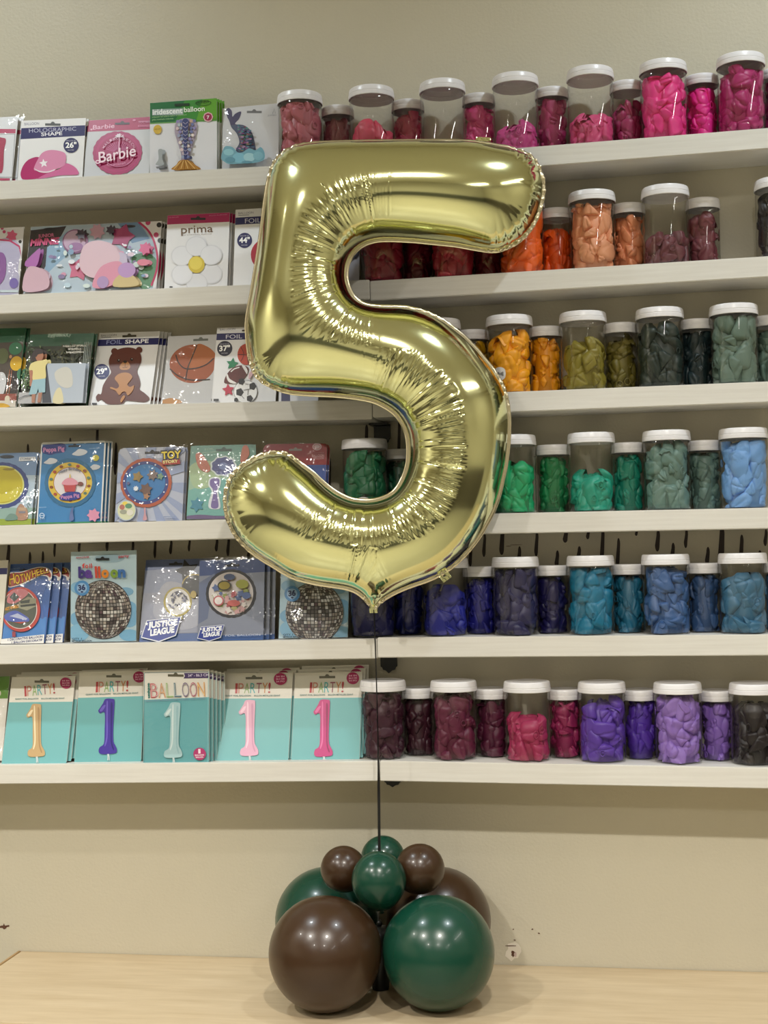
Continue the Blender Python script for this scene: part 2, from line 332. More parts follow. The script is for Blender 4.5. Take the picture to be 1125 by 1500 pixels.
def card(key, crop, quad, row, base, label, draw, sleeve=False, group=None, lean=None, yb=YB, edge=None, corner=.0, thick=.0022):
    ox, oy, sc = crop
    ip = [(ox+x*sc, oy+y*sc) for x, y in quad]; TL, TR, BR, BL = ip
    bl, br = P(*BL, yb), P(*BR, yb)
    if lean is None:                          # how far back the top rests, from how the upright edge runs
        d = ray(*TL); yt = CAM[1] + (bl[0]-CAM[0])/d[0]*d[1] if abs(d[0]) > .02 else yb+.03
        lean = min(max(yt-yb, .008), .062)
    tl = P(*TL, yb+lean)
    u = br-bl; wd = np.linalg.norm(u); u /= wd
    v = tl-bl; v -= u*np.dot(v, u)*.999; v[0] -= 0; h = np.linalg.norm(v); v /= h; n = np.cross(u, v)
    zs = max(shelf_z(row, bl[0]), shelf_z(row, br[0])) if (bl[0] < XJ) == (br[0] < XJ) else shelf_z(row, bl[0])
    zlow = min(bl[2], br[2]); ext = (zlow - zs - .0008)/v[2]            # the card carries on down to the shelf it stands on
    A = Art(quad, wd, h); A.slot(base); draw(A)
    x0, x1, y0, y1 = 0, wd, -ext, h; cr = corner*wd
    out = [(x0, y0), (x1, y0)] + ([(x1, y1-cr), (x1-cr*.3, y1-cr*.3), (x1-cr, y1), (x0+cr, y1), (x0+cr*.3, y1-cr*.3), (x0, y1-cr)] if cr else [(x1, y1), (x0, y1)])
    b = len(A.v); N = len(out)
    A.v += [(x, y, 0) for x, y in out] + [(x, y, -thick) for x, y in out]
    em = A.slot(edge or M_CARDE)
    A.f.append(tuple(range(b, b+N))); A.mi.append(0); A.f.append(tuple(range(b+2*N-1, b+N-1, -1))); A.mi.append(em)
    for i in range(N): A.f.append((b+i, b+N+i, b+N+(i+1) % N, b+(i+1) % N)); A.mi.append(em)
    t = empty('balloon_package', (0, 0, 0), label, 'balloon package', group or 'flat packed balloons on the shelves')
    R = Matrix(((u[0], v[0], n[0], bl[0]), (u[1], v[1], n[1], bl[1]), (u[2], v[2], n[2], bl[2]), (0, 0, 0, 1))); t.matrix_world = R
    link_mesh('printed_card', A.v, A.f, A.mats, t, idx=A.mi)
    if sleeve:
        nx, ny = 26, 30; sv, sf = [], []; r = np.random.default_rng(abs(hash(key)) % 999 if False else len(CARDS)*7+1)
        ph = r.uniform(0, 6.28, 12); k = r.uniform(20, 90, 12); th = r.uniform(0, 3.14, 12)
        for j in range(ny+1):
            for i in range(nx+1):
                x = -.012*wd+wd*1.024*i/nx; y = y0+.0006+(h*1.03-y0)*j/ny
                z = sum(math.sin((math.cos(th[q])*x+math.sin(th[q])*y)*k[q]*1.3+ph[q]) for q in range(12))*.00032
                e = min(1, 6*min(i/nx, 1-i/nx, j/ny+.02, 1-j/ny)); sv.append((x, y, .0036*e + .0012 + z*e))
                if i < nx and j < ny: a = j*(nx+1)+i; sf.append((a, a+1, a+nx+2, a+nx+1))
        link_mesh('plastic_sleeve', sv, sf, M_BAG, t, smooth=True)
    CARDS[key] = t; return t
def behind(key, n, dx, dy, label, dz=0.):
    for i in range(n):
        c = dup(CARDS[key], dx*(i+1), dy*(i+1), dz*(i+1), label.format(('second', 'third', 'fourth', 'fifth')[i]))
        c['group'] = 'packages stacked behind others'
NAVY, WHT, MAG = '#262560', '#e8e8ea', '#c2185f'
def badge(A, cx, cy, r, num, col='#2a2a5c'):
    A.disc(cx, cy, r, r*1., col); A.text(num, (cx-r*.72, cy+r*.33), (cx+r*.72, cy+r*.28), r*.72, '#ffffff', .03)
    A.text('INFLATES TO', (cx-r*.6, cy-r*.5), (cx+r*.6, cy-r*.53), r*.17, '#c9c9d8'); A.text('66 CM' if False else 'INCHES', (cx-r*.4, cy+r*.72), (cx+r*.4, cy+r*.7), r*.17, '#c9c9d8')

# --- top shelf
cA = (0, 140, .11556)
def d(A):
    A.rect(-560, 425, 155, 480, '#b52a58'); A.rect(-560, 488, 150, 494, '#9a9a9c'); A.rect(146, 488, 154, 1040, '#9a9a9c'); A.rect(-560, 1032, 146, 1040, '#9a9a9c')
    A.rect(-560, 1050, 125, 1078, '#b52a58'); A.smooth([(-160, 560), (0, 540), (42, 575), (25, 700), (30, 940), (-20, 990), (-180, 960)], '#a81c48'); A.disc(-60, 700, 30, 30, '#e8a0b8')
card('boot', cA, [(-580, 305), (178, 262), (150, 1072), (-600, 1105)], 0, '#dfe0e4', 'white package with magenta bands and a dark red boot shape at the top shelf end', d, True, lean=.03)
behind('boot', 1, .008, .009, 'white package {} in the stack behind the dark red boot package')
def d(A):
    A.bar(415, 555, 365, 500, NAVY); A.text('BALLOON', (292, 378), (480, 366), 34, '#8a8aa0'); A.slotmark(655, 360, 98, '#55585a')
    A.text('HOLOGRAPHIC', (355, 472), (955, 437), 52, '#c5c7e0', -.004); A.text('SHAPE', (512, 514), (780, 496), 46, '#eeeef6', .02)
    badge(A, 895, 628, 97, '26"')
    A.smooth([(265, 970), (300, 880), (370, 810), (490, 785), (560, 900), (700, 930), (720, 990), (560, 1040), (420, 1062), (300, 1064), (268, 1030)], '#b02468')
    A.smooth([(480, 1058), (600, 990), (760, 930), (830, 860), (940, 900), (998, 970), (985, 1005), (900, 1010), (760, 1015), (620, 1040)], '#d06a9c')
    A.smooth([(430, 935), (490, 790), (545, 720), (640, 692), (760, 705), (830, 745), (832, 850), (800, 900), (700, 940), (600, 972), (500, 962)], '#da8cb2')
    A.smooth([(430, 925), (500, 955), (600, 965), (700, 935), (690, 955), (600, 982), (500, 972)], '#f0dfe8'); A.star(555, 862, 58, '#f4eef4', -.15)
card('hat', cA, [(255, 320), (1075, 270), (1045, 1030), (225, 1060)], 0, WHT, 'white package with a navy band and a pink cowboy hat with a white star', d)
behind('hat', 1, .003, .007, 'white package {} in the stack behind the pink cowboy hat package')
cB = (115, 140, .09778)
def d(A):
    A.bar(375, 545, 335, 520, '#a81450'); A.text('Barbie', (205, 512), (518, 492), 66, '#e9b9d0', .01, .12); A.disc(185, 512, 15, 12, '#e9b9d0'); A.slotmark(630, 430, 105, '#3a2028')
    A.rect(860, 400, 1030, 412, '#d98ab0'); A.text('MALIBU', (870, 440), (1030, 430), 30, '#d98ab0'); A.rect(860, 462, 1050, 490, '#d98ab0'); A.rect(868, 468, 1042, 484, '#b02a62'); A.disc(800, 388, 22, 14, '#d98ab0')
    A.disc(575, 868, 362, 320, '#a5125c', 96, .012, 22); A.disc(580, 865, 318, 282, '#b01a66', 60); A.disc(585, 868, 290, 255, '#a41058', 60)
    for k in range(15):
        a = math.pi*(1.12+.76*k/14); A.line([(590+60*math.cos(a), 870+50*math.sin(a)), (590+185*math.cos(a), 870+160*math.sin(a))], 7, '#c65a94')
    A.ring(600, 868, 240, 212, 8, '#d07aa8', 30, .25, 2.9)
    for k, ch in enumerate('MALIBU*BEACH'):
        a = math.pi*(1.14+.72*k/11); px, py = 600+225*math.cos(a), 885+205*math.sin(a); tx, ty = -math.sin(a), math.cos(a)
        if ch != '*': A.text(ch, (px-17*tx, py-17*ty), (px+17*tx, py+17*ty), 38, '#dba6c4', .01)
    for k in range(7):
        a = math.pi*(1.02+.96*k/6); A.smooth([(608, 650), (608+45*math.cos(a)-14*math.sin(a), 640+40*math.sin(a)), (608+76*math.cos(a), 660+66*math.sin(a)), (608+45*math.cos(a)+14*math.sin(a), 655+40*math.sin(a))], '#e4d6e4', 3)
    A.line([(612, 650), (606, 760), (604, 870)], 12, '#dba6c4')
    A.text('Barbie', (320, 1030), (862, 922), 165, '#f0d4e2', .012, .12); A.ring(302, 1015, 36, 28, 13, '#f0d4e2')
    A.text('CALIFORNIA', (440, 1068), (720, 1040), 26, '#d58ab2', 0, 0, -14)
card('pinkdisc', cB, [(130, 375), (1055, 335), (1058, 1160), (80, 1215)], 0, '#c4c5c9', 'grey and magenta package showing a round scalloped pink balloon with a palm tree', d)
behind('pinkdisc', 1, -.003, .008, 'magenta topped package {} in the stack behind the round pink balloon package')
cC = (210, 140, .18667)
GRN = '#3f8a2e'
def d(A):
    A.bar(58, 215, 38, 205, '#1f6a3a'); A.poly([(250, 210), (582, 203), (584, 40), (330, 44)], '#3c8a34'); A.poly([(420, 207), (582, 203), (584, 40), (470, 42)], '#5fa02c'); A.bar(216, 224, 206, 213, '#6aa35a')
    A.rect(70, 110, 318, 158, '#9fb0b0'); A.text('iridescent', (75, 152), (312, 145), 42, '#eef2f2', .025); A.text('balloon', (325, 140), (488, 134), 40, '#f2f6ee', .012)
    A.text('iridescent foil balloon ballon en aluminium', (70, 178), (345, 165), 14, '#a9cf9a'); A.text('globo metalizado iridiscente', (70, 198), (240, 192), 13, '#a9cf9a')
    A.rect(250, 72, 368, 92, '#15331c'); A.text('PIONEER', (425, 82), (525, 74), 20, '#1c3a12'); A.ring(478, 74, 62, 20, 4, '#1c3a12', 30); A.disc(515, 183, 38, 36, '#e0b0bc', 24, .05, 8); A.disc(515, 183, 30, 28, '#9a2c50'); A.text('7', (505, 198), (526, 197), 26, '#f6eaf0', .02)
    A.disc(115, 270, 33, 36, '#cfae48'); A.text('HELIUM', (92, 275), (138, 273), 12, '#7a6418')
    A.smooth([(255, 240), (275, 205), (340, 188), (405, 205), (430, 250), (420, 310), (395, 390), (370, 470), (362, 522), (305, 522), (300, 460), (272, 370), (252, 300)], '#a89cae')
    cols = ['#d8c4c8', '#8c86b8', '#c8a894', '#b8c8d0', '#6e78a8', '#e4d8d4', '#9aa4c0']; rr = random.Random(3)
    for j in range(11):
        y = 212+j*28; hw = (80 if y < 270 else 80-(y-270)*.205); nn = max(2, int(hw*2/26))
        for i in range(nn):
            x = 341-hw+(i+.5+.5*(j % 2))*2*hw/nn
            if x+10 < 341+hw: A.disc(x, y, hw/nn*.92, 13, rr.choice(cols), 8)
    A.smooth([(318, 215), (366, 215), (356, 360), (352, 505), (330, 505), (326, 360)], '#3c4474')
    for j in range(9): A.line([(322, 225+j*30), (342, 240+j*30), (362, 225+j*30)], 4, '#b8b0c8')
    A.smooth([(300, 520), (365, 520), (400, 550), (440, 582), (335, 590), (232, 590), (270, 555)], '#b07c34')
    for k in range(-3, 4): A.line([(334+k*8, 524), (334+k*28, 586)], 5, '#e0bd7a' if k % 2 else '#8a5a1e')
    A.smooth([(130, 440), (165, 440), (160, 500), (175, 555), (110, 555), (132, 510)], '#a2a8ac')
    A.poly([(110, 570), (180, 562), (180, 580), (118, 586)], '#7a7c80')
card('iridescent', cC, [(52, 58), (585, 38), (578, 570), (50, 605)], 0, '#dcdde4', 'green topped white package showing a scaled mermaid tail with gold fins', d, corner=.05, edge=mat('#8aa884', .5))
behind('iridescent', 3, .0032, .007, 'green topped package {} in the stack behind the gold finned tail package')
def d(A):
    A.slotmark(888, 125, 58, '#707074'); A.text('JUMBO', (992, 160), (1060, 156), 12, '#9aa0b0'); A.line([(1030, 140), (1045, 100), (1052, 138)], 4, '#9aa0b0')
    A.smooth([(670, 110), (690, 96), (712, 120), (716, 165), (740, 140), (785, 125), (768, 180), (735, 222), (800, 232), (850, 270), (875, 330), (888, 440), (850, 470), (735, 440), (762, 370), (745, 300), (705, 250), (690, 200), (672, 160)], '#4a4668')
    A.smooth([(700, 240), (740, 232), (810, 240), (850, 280), (872, 340), (880, 440), (845, 460), (745, 436), (770, 370), (752, 300)], '#4e5a74')
    rr = random.Random(8); cols = ['#8a4a80', '#3f7a8c', '#6a90a0', '#5a4a7c', '#8c7a60', '#2f4a68', '#b07aa8', '#5c8c74', '#7a4048']
    for k in range(120):
        y = rr.uniform(245, 445); l = 745+max(0, (y-300))*.02 if y > 300 else 735; l = 752 if 280 < y < 400 else 745; A.disc(rr.uniform(l+10+(20 if 300 < y < 390 else 0), 865-(300-y if y < 300 else 0)*.4), y, rr.uniform(7, 16), 5, rr.choice(cols), 6)
    A.smooth([(640, 470), (665, 425), (720, 430), (760, 470), (800, 470), (850, 440), (900, 455), (940, 430), (968, 470), (960, 530), (880, 555), (780, 560), (690, 562), (655, 545), (630, 520)], '#6ea2b4', 4)
    for (x, y, rx, ry, c) in ((690, 470, 40, 26, '#8cc0cc'), (770, 515, 50, 40, '#7ab4c8'), (850, 510, 46, 34, '#9cc8d2'), (920, 500, 40, 34, '#7cb0c0'), (700, 530, 40, 22, '#5a90a4'), (830, 548, 40, 10, '#5a90a4')): A.disc(x, y, rx, ry, c, 18)
card('sequin', cC, [(640, 100), (1080, 55), (1062, 540), (618, 580)], 0, '#d4d5da', 'clear fronted package with a purple sequinned fish tail rising from blue splashes', d, True, lean=.022)
# --- second shelf
cD = (0, 310, .21333)
def polka(A, pts, r=13):
    for i, (x, y) in enumerate(pts): A.disc(x, y, r, r, '#1c181c' if i % 2 else '#c23a6c', 14)
def d(A):
    A.smooth([(-480, 300), (-100, 230), (40, 190), (130, 250), (120, 420), (130, 560), (-480, 600)], '#b8b4d0'); A.line([(-300, 240), (-40, 200), (60, 210), (125, 250), (150, 320)], 12, '#c23a6c')
    polka(A, [(5, 125), (130, 218), (-60, 150), (172, 230), (20, 150)], 11); A.star(72, 178, 42, '#d0507c', .2, 6, .65)
    A.smooth([(-60, 330), (10, 290), (40, 360), (20, 480), (-80, 540)], '#8c5a9c'); A.disc(95, 495, 30, 34, '#7a68b0'); A.rect(-400, 540, 128, 556, '#c9d6dc')
card('polka', cD, [(-500, 140), (155, 118), (128, 560), (-530, 590)], 1, '#dedde0', 'polka dotted package with a pale purple picture at the second shelf end', d, True, lean=.03)
def d(A):
    A.poly([(205, 106), (1098, 86), (1075, 525), (160, 558)], '#a9bccb'); A.poly([(160, 558), (200, 130), (450, 105), (380, 240), (300, 400)], '#2a2226')
    A.poly([(320, 250), (470, 130), (520, 540), (300, 550)], '#8fb0cc'); A.poly([(460, 130), (930, 90), (980, 180), (1050, 300), (1040, 530), (480, 545)], '#b3c3d2'); A.poly([(800, 95), (940, 88), (1020, 200), (900, 230)], '#6f8fb4')
    A.smooth([(900, 330), (1010, 300), (1075, 360), (1060, 500), (960, 520)], '#5a8c68'); A.smooth([(480, 300), (600, 290), (620, 540), (300, 552), (320, 440)], '#b7c8d6')
    A.poly([(945, 88), (1098, 86), (1075, 525), (1050, 525), (1078, 330), (1040, 200)], '#e4e2e4'); A.line(catmull([(940, 88), (1000, 140), (1045, 210), (1075, 320), (1070, 420), (1035, 525)], 5, False), 14, '#c0225c')
    polka(A, [(1005, 95), (1080, 112), (1062, 178), (1090, 215)], 17)
    A.disc(340, 125, 45, 9, '#141014'); A.disc(875, 118, 48, 9, '#1a1a22'); A.text('JUNIOR', (260, 185), (370, 178), 24, '#d8709a', .02); A.text('MINNIE', (205, 240), (400, 228), 44, '#d24a80', .05, .2)
    A.star(835, 185, 88, '#a8386c', .3, 5, .62); A.star(545, 400, 84, '#d06a8c', .2, 5, .62); A.disc(515, 215, 88, 84, '#8c5a84', 26); A.disc(512, 212, 76, 72, '#c4a4c0', 26); A.disc(520, 250, 50, 28, '#a070a4', 18)
    A.star(665, 150, 56, '#c79aae', .3, 8, .7)
    rr = random.Random(21)
    for k in range(46): A.disc(rr.uniform(330, 1000), rr.uniform(250, 520), rr.uniform(6, 26), rr.uniform(6, 20), rr.choice(['#d9c4d4', '#b9cfdc', '#e0e4ea', '#d898b4', '#a8a0c8', '#cfdcd8', '#8a7aa4', '#e6d0da', '#7c98b8']), 9)
    A.star(560, 175, 40, '#3a3040', .4, 6, .6); A.star(762, 150, 36, '#3a3040', .1, 6, .6)
    A.disc(830, 360, 52, 60, '#c0b4cc'); A.smooth([(580, 260), (680, 220), (790, 260), (830, 340), (780, 420), (650, 470), (560, 400)], '#d6b6c2'); A.smooth([(700, 400), (820, 360), (860, 420), (780, 520), (650, 530)], '#d58ca4')
    A.smooth([(240, 300), (285, 270), (270, 370), (235, 400), (170, 380), (200, 340)], '#a860a8'); A.smooth([(200, 400), (300, 410), (350, 470), (330, 545), (170, 555)], '#c9a6b4')
    A.star(998, 280, 46, '#d2608c', .2, 6, .65); A.disc(990, 370, 42, 22, '#d67890'); A.smooth([(800, 480), (860, 440), (930, 460), (960, 520), (800, 530)], '#c8b27c'); A.disc(880, 420, 60, 50, '#b48cc0'); A.disc(720, 500, 40, 40, '#a88ab8')
card('bigpack', cD, [(205, 105), (1100, 85), (1075, 525), (160, 558)], 1, '#dad8dc', 'wide glossy package with pink stars and a pink arc with polka dots', d, True)
behind('bigpack', 2, .0035, .008, 'wide polka dotted package {} in the stack behind the pink star package')
cE = (230, 295, .15111)
def d(A):
    A.bar(137, 226, 105, 198, '#a80c56'); A.text('FOIL BALLOON', (108, 163), (205, 157), 10, '#d88ab0'); A.text('BALLON ALUMINIUM', (502, 143), (675, 132), 10, '#d88ab0'); A.slotmark(395, 168, 72, '#1e1418')
    A.text('prima', (232, 312), (540, 298), 78, '#6b5138', .004); A.text('the premium balloon', (235, 332), (528, 320), 9, '#9a8c80')
    for k in range(6):
        a = math.pi*(k/3)+.5; A.disc(385+165*math.cos(a), 618+180*math.sin(a), 105, 98, '#d3d4da', 26); A.disc(385+162*math.cos(a), 618+177*math.sin(a), 96, 90, '#dfe0e6', 26)
    A.disc(385, 617, 80, 82, '#cdb52e', 28); A.disc(378, 605, 62, 62, '#e0cc50', 24); A.disc(140, 834, 18, 8, '#333338')
card('daisy', cE, [(95, 137), (703, 105), (682, 812), (70, 838)], 1, '#e3e3e6', 'white package with magenta top showing a white daisy with yellow centre', d, edge=mat('#3a3236', .5))
behind('daisy', 2, .0035, .008, 'magenta topped package {} in the stack behind the daisy package')
def d(A):
    A.bar(160, 230, 130, 200, NAVY); A.text('BALLOON', (772, 128), (922, 120), 22, '#88889a'); A.text('FOIL SHAPE', (840, 215), (1250, 195), 46, '#d4d4e4', .0)
    badge(A, 840, 382, 74, '44"'); A.disc(1050, 520, 145, 150, '#b0243c'); A.disc(1100, 620, 100, 90, '#c84a5a'); A.line([(772, 140), (880, 136)], 5, '#77778a')
card('fortyfour', cE, [(742, 82), (1340, 50), (1325, 785), (736, 815)], 1, WHT, 'white package with a navy band and a 44 badge half hidden by the gold five', d, lean=.03)
def d(A):
    for k in range(9):
        A.smooth([(455+k*8, 350+6*(k % 3)), (470+k*8, 340+5*(k % 2)), (478+k*7, 360), (465+k*7, 380), (450+k*8, 372)], '#2c2a30', 3)
    A.smooth([(490, 370), (520, 358), (524, 372), (505, 392), (496, 404), (488, 400)], '#55505c', 3)
card('scribble', (0, 0, 1.), [(440, 306), (527, 302), (526, 409), (438, 413)], 1, '#c9c7d2', 'pale package with black scribbles seen through the upper gap of the gold five', d, lean=.03)
# --- third shelf
cF = (0, 475, .12444)
def leaves(A, n, x0, x1, y0, y1, cols, seed, L=60, w=9):
    rr = random.Random(seed)
    for _ in range(n):
        x, y, a = rr.uniform(x0, x1), rr.uniform(y0, y1), rr.uniform(-2.8, -.3); l = rr.uniform(.4, 1)*L
        A.poly([(x, y), (x+l*.5*math.cos(a)-w*math.sin(a), y+l*.5*math.sin(a)+w*math.cos(a)), (x+l*math.cos(a), y+l*math.sin(a)), (x+l*.5*math.cos(a)+w*math.sin(a), y+l*.5*math.sin(a)-w*math.cos(a))], rr.choice(cols))
def d(A):
    A.rect(-560, 245, 232, 972, '#4a4038'); A.rect(-560, 60, 250, 245, '#1c5a3c'); A.rect(100, 560, 200, 820, '#241c1e'); A.disc(145, 320, 76, 72, '#2e7a56'); A.disc(165, 490, 72, 82, '#d8ac1c'); A.disc(0, 400, 70, 90, '#5c6840'); A.disc(210, 610, 30, 60, '#3a7a5c'); A.disc(95, 412, 16, 20, '#c8966c')
    A.line([(95, 560), (70, 830)], 9, '#9a5a3a'); A.line([(120, 560), (100, 830)], 9, '#9a5a3a'); A.smooth([(-60, 620), (20, 590), (60, 680), (30, 840), (-60, 860)], '#cfd0d4')
    A.rect(-560, 830, 190, 920, '#8c4438'); A.rect(-560, 905, 185, 975, '#cfc6b8'); A.disc(85, 890, 30, 40, '#d6cbb4'); A.smooth([(-80, 950), (40, 935), (120, 975), (-80, 985)], '#c89a20')
card('party', cF, [(-520, 62), (255, 88), (195, 972), (-600, 985)], 2, '#2a6044', 'green banded package showing round green and yellow balloons at the third shelf end', d, True, lean=.045, edge=mat('#3c7058', .4))
behind('party', 1, .006, .008, 'green edged package {} in the stack behind the yellow and green balloons package')
def d(A):
    A.bar(265, 972, 275, 962, '#26301f'); leaves(A, 70, 300, 560, 300, 780, ['#41602e', '#56743e', '#2e4a24', '#6a8450'], 4); leaves(A, 40, 600, 1060, 300, 520, ['#38401e', '#4c4a22', '#2a3218'], 5, 80); leaves(A, 60, 285, 420, 560, 800, ['#5c7a4c', '#7c9468', '#486a3c'], 6, 30, 10)
    A.bar(845, 975, 850, 965, '#a9a9ac'); A.poly([(560, 520), (700, 515), (660, 965), (545, 968)], '#363a46'); A.poly([(590, 515), (1055, 520), (1015, 965), (655, 965)], '#a8b2c0')
    A.smooth([(700, 830), (760, 800), (790, 960), (670, 960)], '#cfc6a0'); A.smooth([(690, 620), (800, 560), (880, 600), (900, 760), (820, 800), (720, 740)], '#c2c0b8')
    A.text('By Peek Ly', (600, 208), (832, 200), 44, '#b9cfc0', -.01, .3)
    for i, (s, x0, x1) in enumerate((('NO1 - 22" FOIL', 785, 1025), ('MYLAR', 848, 962), ('BALLOON', 824, 990))): A.text(s, (x0, 330+i*36), (x1, 326+i*36), 20, '#d0ccc0', .01)
    for x in (1045, 1065, 1085): A.line([(x, 280), (x-20, 520)], 6, '#8a948c')
    A.smooth([(425, 480), (395, 500), (415, 420), (450, 350), (510, 345), (550, 380), (545, 430), (520, 490), (470, 500)], '#2a1e1c'); A.smooth([(460, 430), (500, 395), (545, 400), (552, 440), (525, 490), (480, 485)], '#a06a4e'); A.smooth([(440, 400), (480, 360), (545, 375), (540, 400), (490, 410), (465, 440)], '#2a1e1c')
    A.poly([(385, 590), (432, 596), (428, 700), (432, 760), (415, 785), (395, 770), (398, 690)], '#a87058')
    A.smooth([(385, 590), (405, 520), (470, 490), (540, 480), (590, 470), (605, 505), (582, 560), (584, 690), (500, 715), (432, 706), (430, 600)], '#d6c888')
    A.poly([(432, 706), (584, 690), (582, 850), (505, 858), (500, 800), (480, 868), (390, 880)], '#8fb2be'); A.poly([(425, 872), (470, 868), (462, 968), (425, 968)], '#a0705c'); A.poly([(505, 856), (548, 850), (530, 965), (492, 965)], '#a0705c')
    A.line([(258, 925), (340, 890), (420, 878)], 8, '#5c5c60')
card('child', cF, [(335, 122), (1108, 135), (1018, 965), (255, 975)], 2, '#22573c', 'green banded package with a photograph of a child in yellow shirt and blue shorts', d, True, edge=mat('#44705c', .4))
behind('child', 1, .004, .008, 'green edged package {} in the stack behind the child in yellow package')
cG = (125, 475, .11111)
def d(A):
    A.bar(205, 292, 205, 292, '#1c1c58'); A.text('BALLOON', (228, 165), (430, 160), 26, '#7c7c8c'); A.line([(228, 180), (360, 178)], 9, '#9a9aa6'); A.slotmark(600, 168, 92, '#4a463c')
    A.text('FOIL', (295, 272), (500, 270), 56, '#9aa0cc', .0, .12); A.text('SHAPE', (540, 270), (850, 268), 52, '#f0f0f6', .025, .12); badge(A, 228, 632, 100, '29"', '#242660')
    BR, TAN = '#5c2a1c', '#b07840'
    A.disc(402, 370, 45, 42, BR); A.disc(728, 360, 42, 40, BR)
    A.smooth([(545, 325), (650, 335), (715, 375), (752, 440), (750, 520), (715, 580), (695, 640), (720, 720), (735, 800), (725, 870), (790, 920), (850, 985), (790, 1030), (640, 1020), (540, 1015), (500, 1050), (400, 1062), (290, 1052), (215, 1000), (165, 1020), (145, 970), (175, 925), (215, 925), (240, 820), (300, 720), (350, 650), (330, 580), (325, 490), (360, 410), (430, 355)], BR, 4)
    A.smooth([(545, 500), (590, 530), (606, 580), (580, 612), (530, 618), (480, 610), (465, 575), (495, 530)], TAN); A.disc(540, 512, 26, 17, '#1a0e0c'); A.line([(540, 525), (538, 580)], 5, '#1a0e0c'); A.line([(505, 585), (525, 594), (538, 582), (552, 592), (570, 580)], 5, '#1a0e0c')
    for x in (455, 628): A.disc(x, 495 if x < 500 else 485, 18, 20, '#160c0a', 16); A.disc(x+4, 488 if x < 500 else 478, 5, 6, '#e8e0d8', 10)
    A.smooth([(400, 730), (450, 675), (530, 655), (600, 670), (632, 715), (600, 765), (565, 810), (600, 842), (655, 822), (630, 895), (570, 950), (540, 905), (500, 905), (455, 945), (410, 890), (340, 860), (350, 840), (420, 862), (455, 830), (440, 790)], TAN, 4)
    A.smooth([(478, 1040), (470, 1010), (500, 960), (525, 950), (530, 975), (500, 1020)], TAN, 4); A.rect(95, 1045, 160, 1068, '#222226'); A.rect(68, 1045, 76, 1068, '#222226')
card('bear', cG, [(205, 115), (1005, 118), (857, 1050), (40, 1068)], 2, '#e2e2e4', 'white package with a navy band showing a sitting brown bear', d)
behind('bear', 3, .0055, .0075, 'white package {} in the stack behind the brown bear package')
cH = (230, 470, .16889)
def d(A):
    A.slotmark(368, 175, 62, '#6a6c66'); A.disc(302, 380, 195, 165, '#a0512a', 40); A.smooth([(330, 222), (420, 235), (485, 290), (490, 330), (400, 400), (270, 410)], '#b0622c')
    for pts in ([(338, 220), (300, 320), (262, 420), (245, 540)], [(160, 300), (185, 370), (240, 420), (330, 420), (420, 390), (490, 330)], [(110, 420), (180, 480), (300, 520), (480, 515)]): A.line(catmull(pts, 5, False), 10, '#2a1a14')
    A.smooth([(50, 690), (120, 672), (200, 690), (205, 715), (50, 718)], '#c08a54')
card('hoop', cH, [(95, 135), (505, 135), (478, 705), (45, 720)], 2, '#c6c6c8', 'clear bagged package showing an orange brown basketball', d, True)
def d(A):
    A.bar(112, 170, 112, 170, '#221f58'); A.text('BALLOON', (540, 88), (672, 84), 18, '#8a8a98'); A.text('FOIL SHAPE', (592, 160), (960, 158), 36, '#dcdce8', .0); badge(A, 583, 245, 66, '37"', '#1e1e34'); A.slotmark(780, 92, 48, '#3a2a20')
    A.disc(775, 300, 80, 92, '#b83c1c'); A.line(catmull([(720, 230), (750, 300), (720, 370)], 4, False), 5, '#3a140c'); A.line([(697, 300), (830, 310)], 5, '#3a140c'); A.line([(770, 210), (790, 390)], 5, '#3a140c')
    A.star(652, 382, 56, '#1c7a50', .15, 5, .5); A.smooth([(582, 535), (605, 470), (660, 415), (730, 395), (790, 415), (782, 470), (740, 520), (670, 548), (610, 548)], '#5c2622')
    A.smooth([(600, 480), (612, 470), (632, 510), (690, 545), (660, 550), (618, 530)], '#e6e2e0'); A.smooth([(735, 398), (760, 400), (785, 440), (780, 470), (765, 450)], '#e6e2e0'); A.line([(640, 450), (670, 425), (715, 412)], 9, '#e6e2e0')
    A.star(620, 605, 56, '#b83048', -.1, 5, .5); A.disc(770, 620, 103, 98, '#f0f0f0', 36); A.ring(770, 620, 103, 98, 4, '#8a8a8a')
    for (x, y, r) in ((720, 625, 36), (832, 575, 34), (808, 678, 30), (735, 535, 30), (690, 690, 20)): A.star(x, y, r, '#1e1e20', .3, 5, .82)
    for pts in ([(750, 610), (795, 600)], [(795, 600), (815, 600)], [(795, 600), (790, 650)], [(735, 655), (760, 680)], [(765, 555), (800, 560)]): A.line(pts, 4, '#55555a')
    A.rect(495, 683, 540, 702, '#26262a'); A.rect(474, 683, 480, 702, '#26262a'); A.smooth([(800, 470), (830, 440), (835, 470), (800, 520)], '#d8b0b8')
card('sports', cH, [(515, 62), (1060, 60), (1028, 690), (472, 705)], 2, '#e4e4e6', 'white package with a navy band showing a football, a soccer ball and stars', d)
def d(A): A.rect(412, 575, 425, 590, '#2a2a5c')
card('hidden', (0, 0, 1.), [(411, 486), (470, 484), (466, 588), (408, 590)], 2, '#dcdce0', 'white package edge peeking out under the lower left corner of the gold five', d, lean=.03)
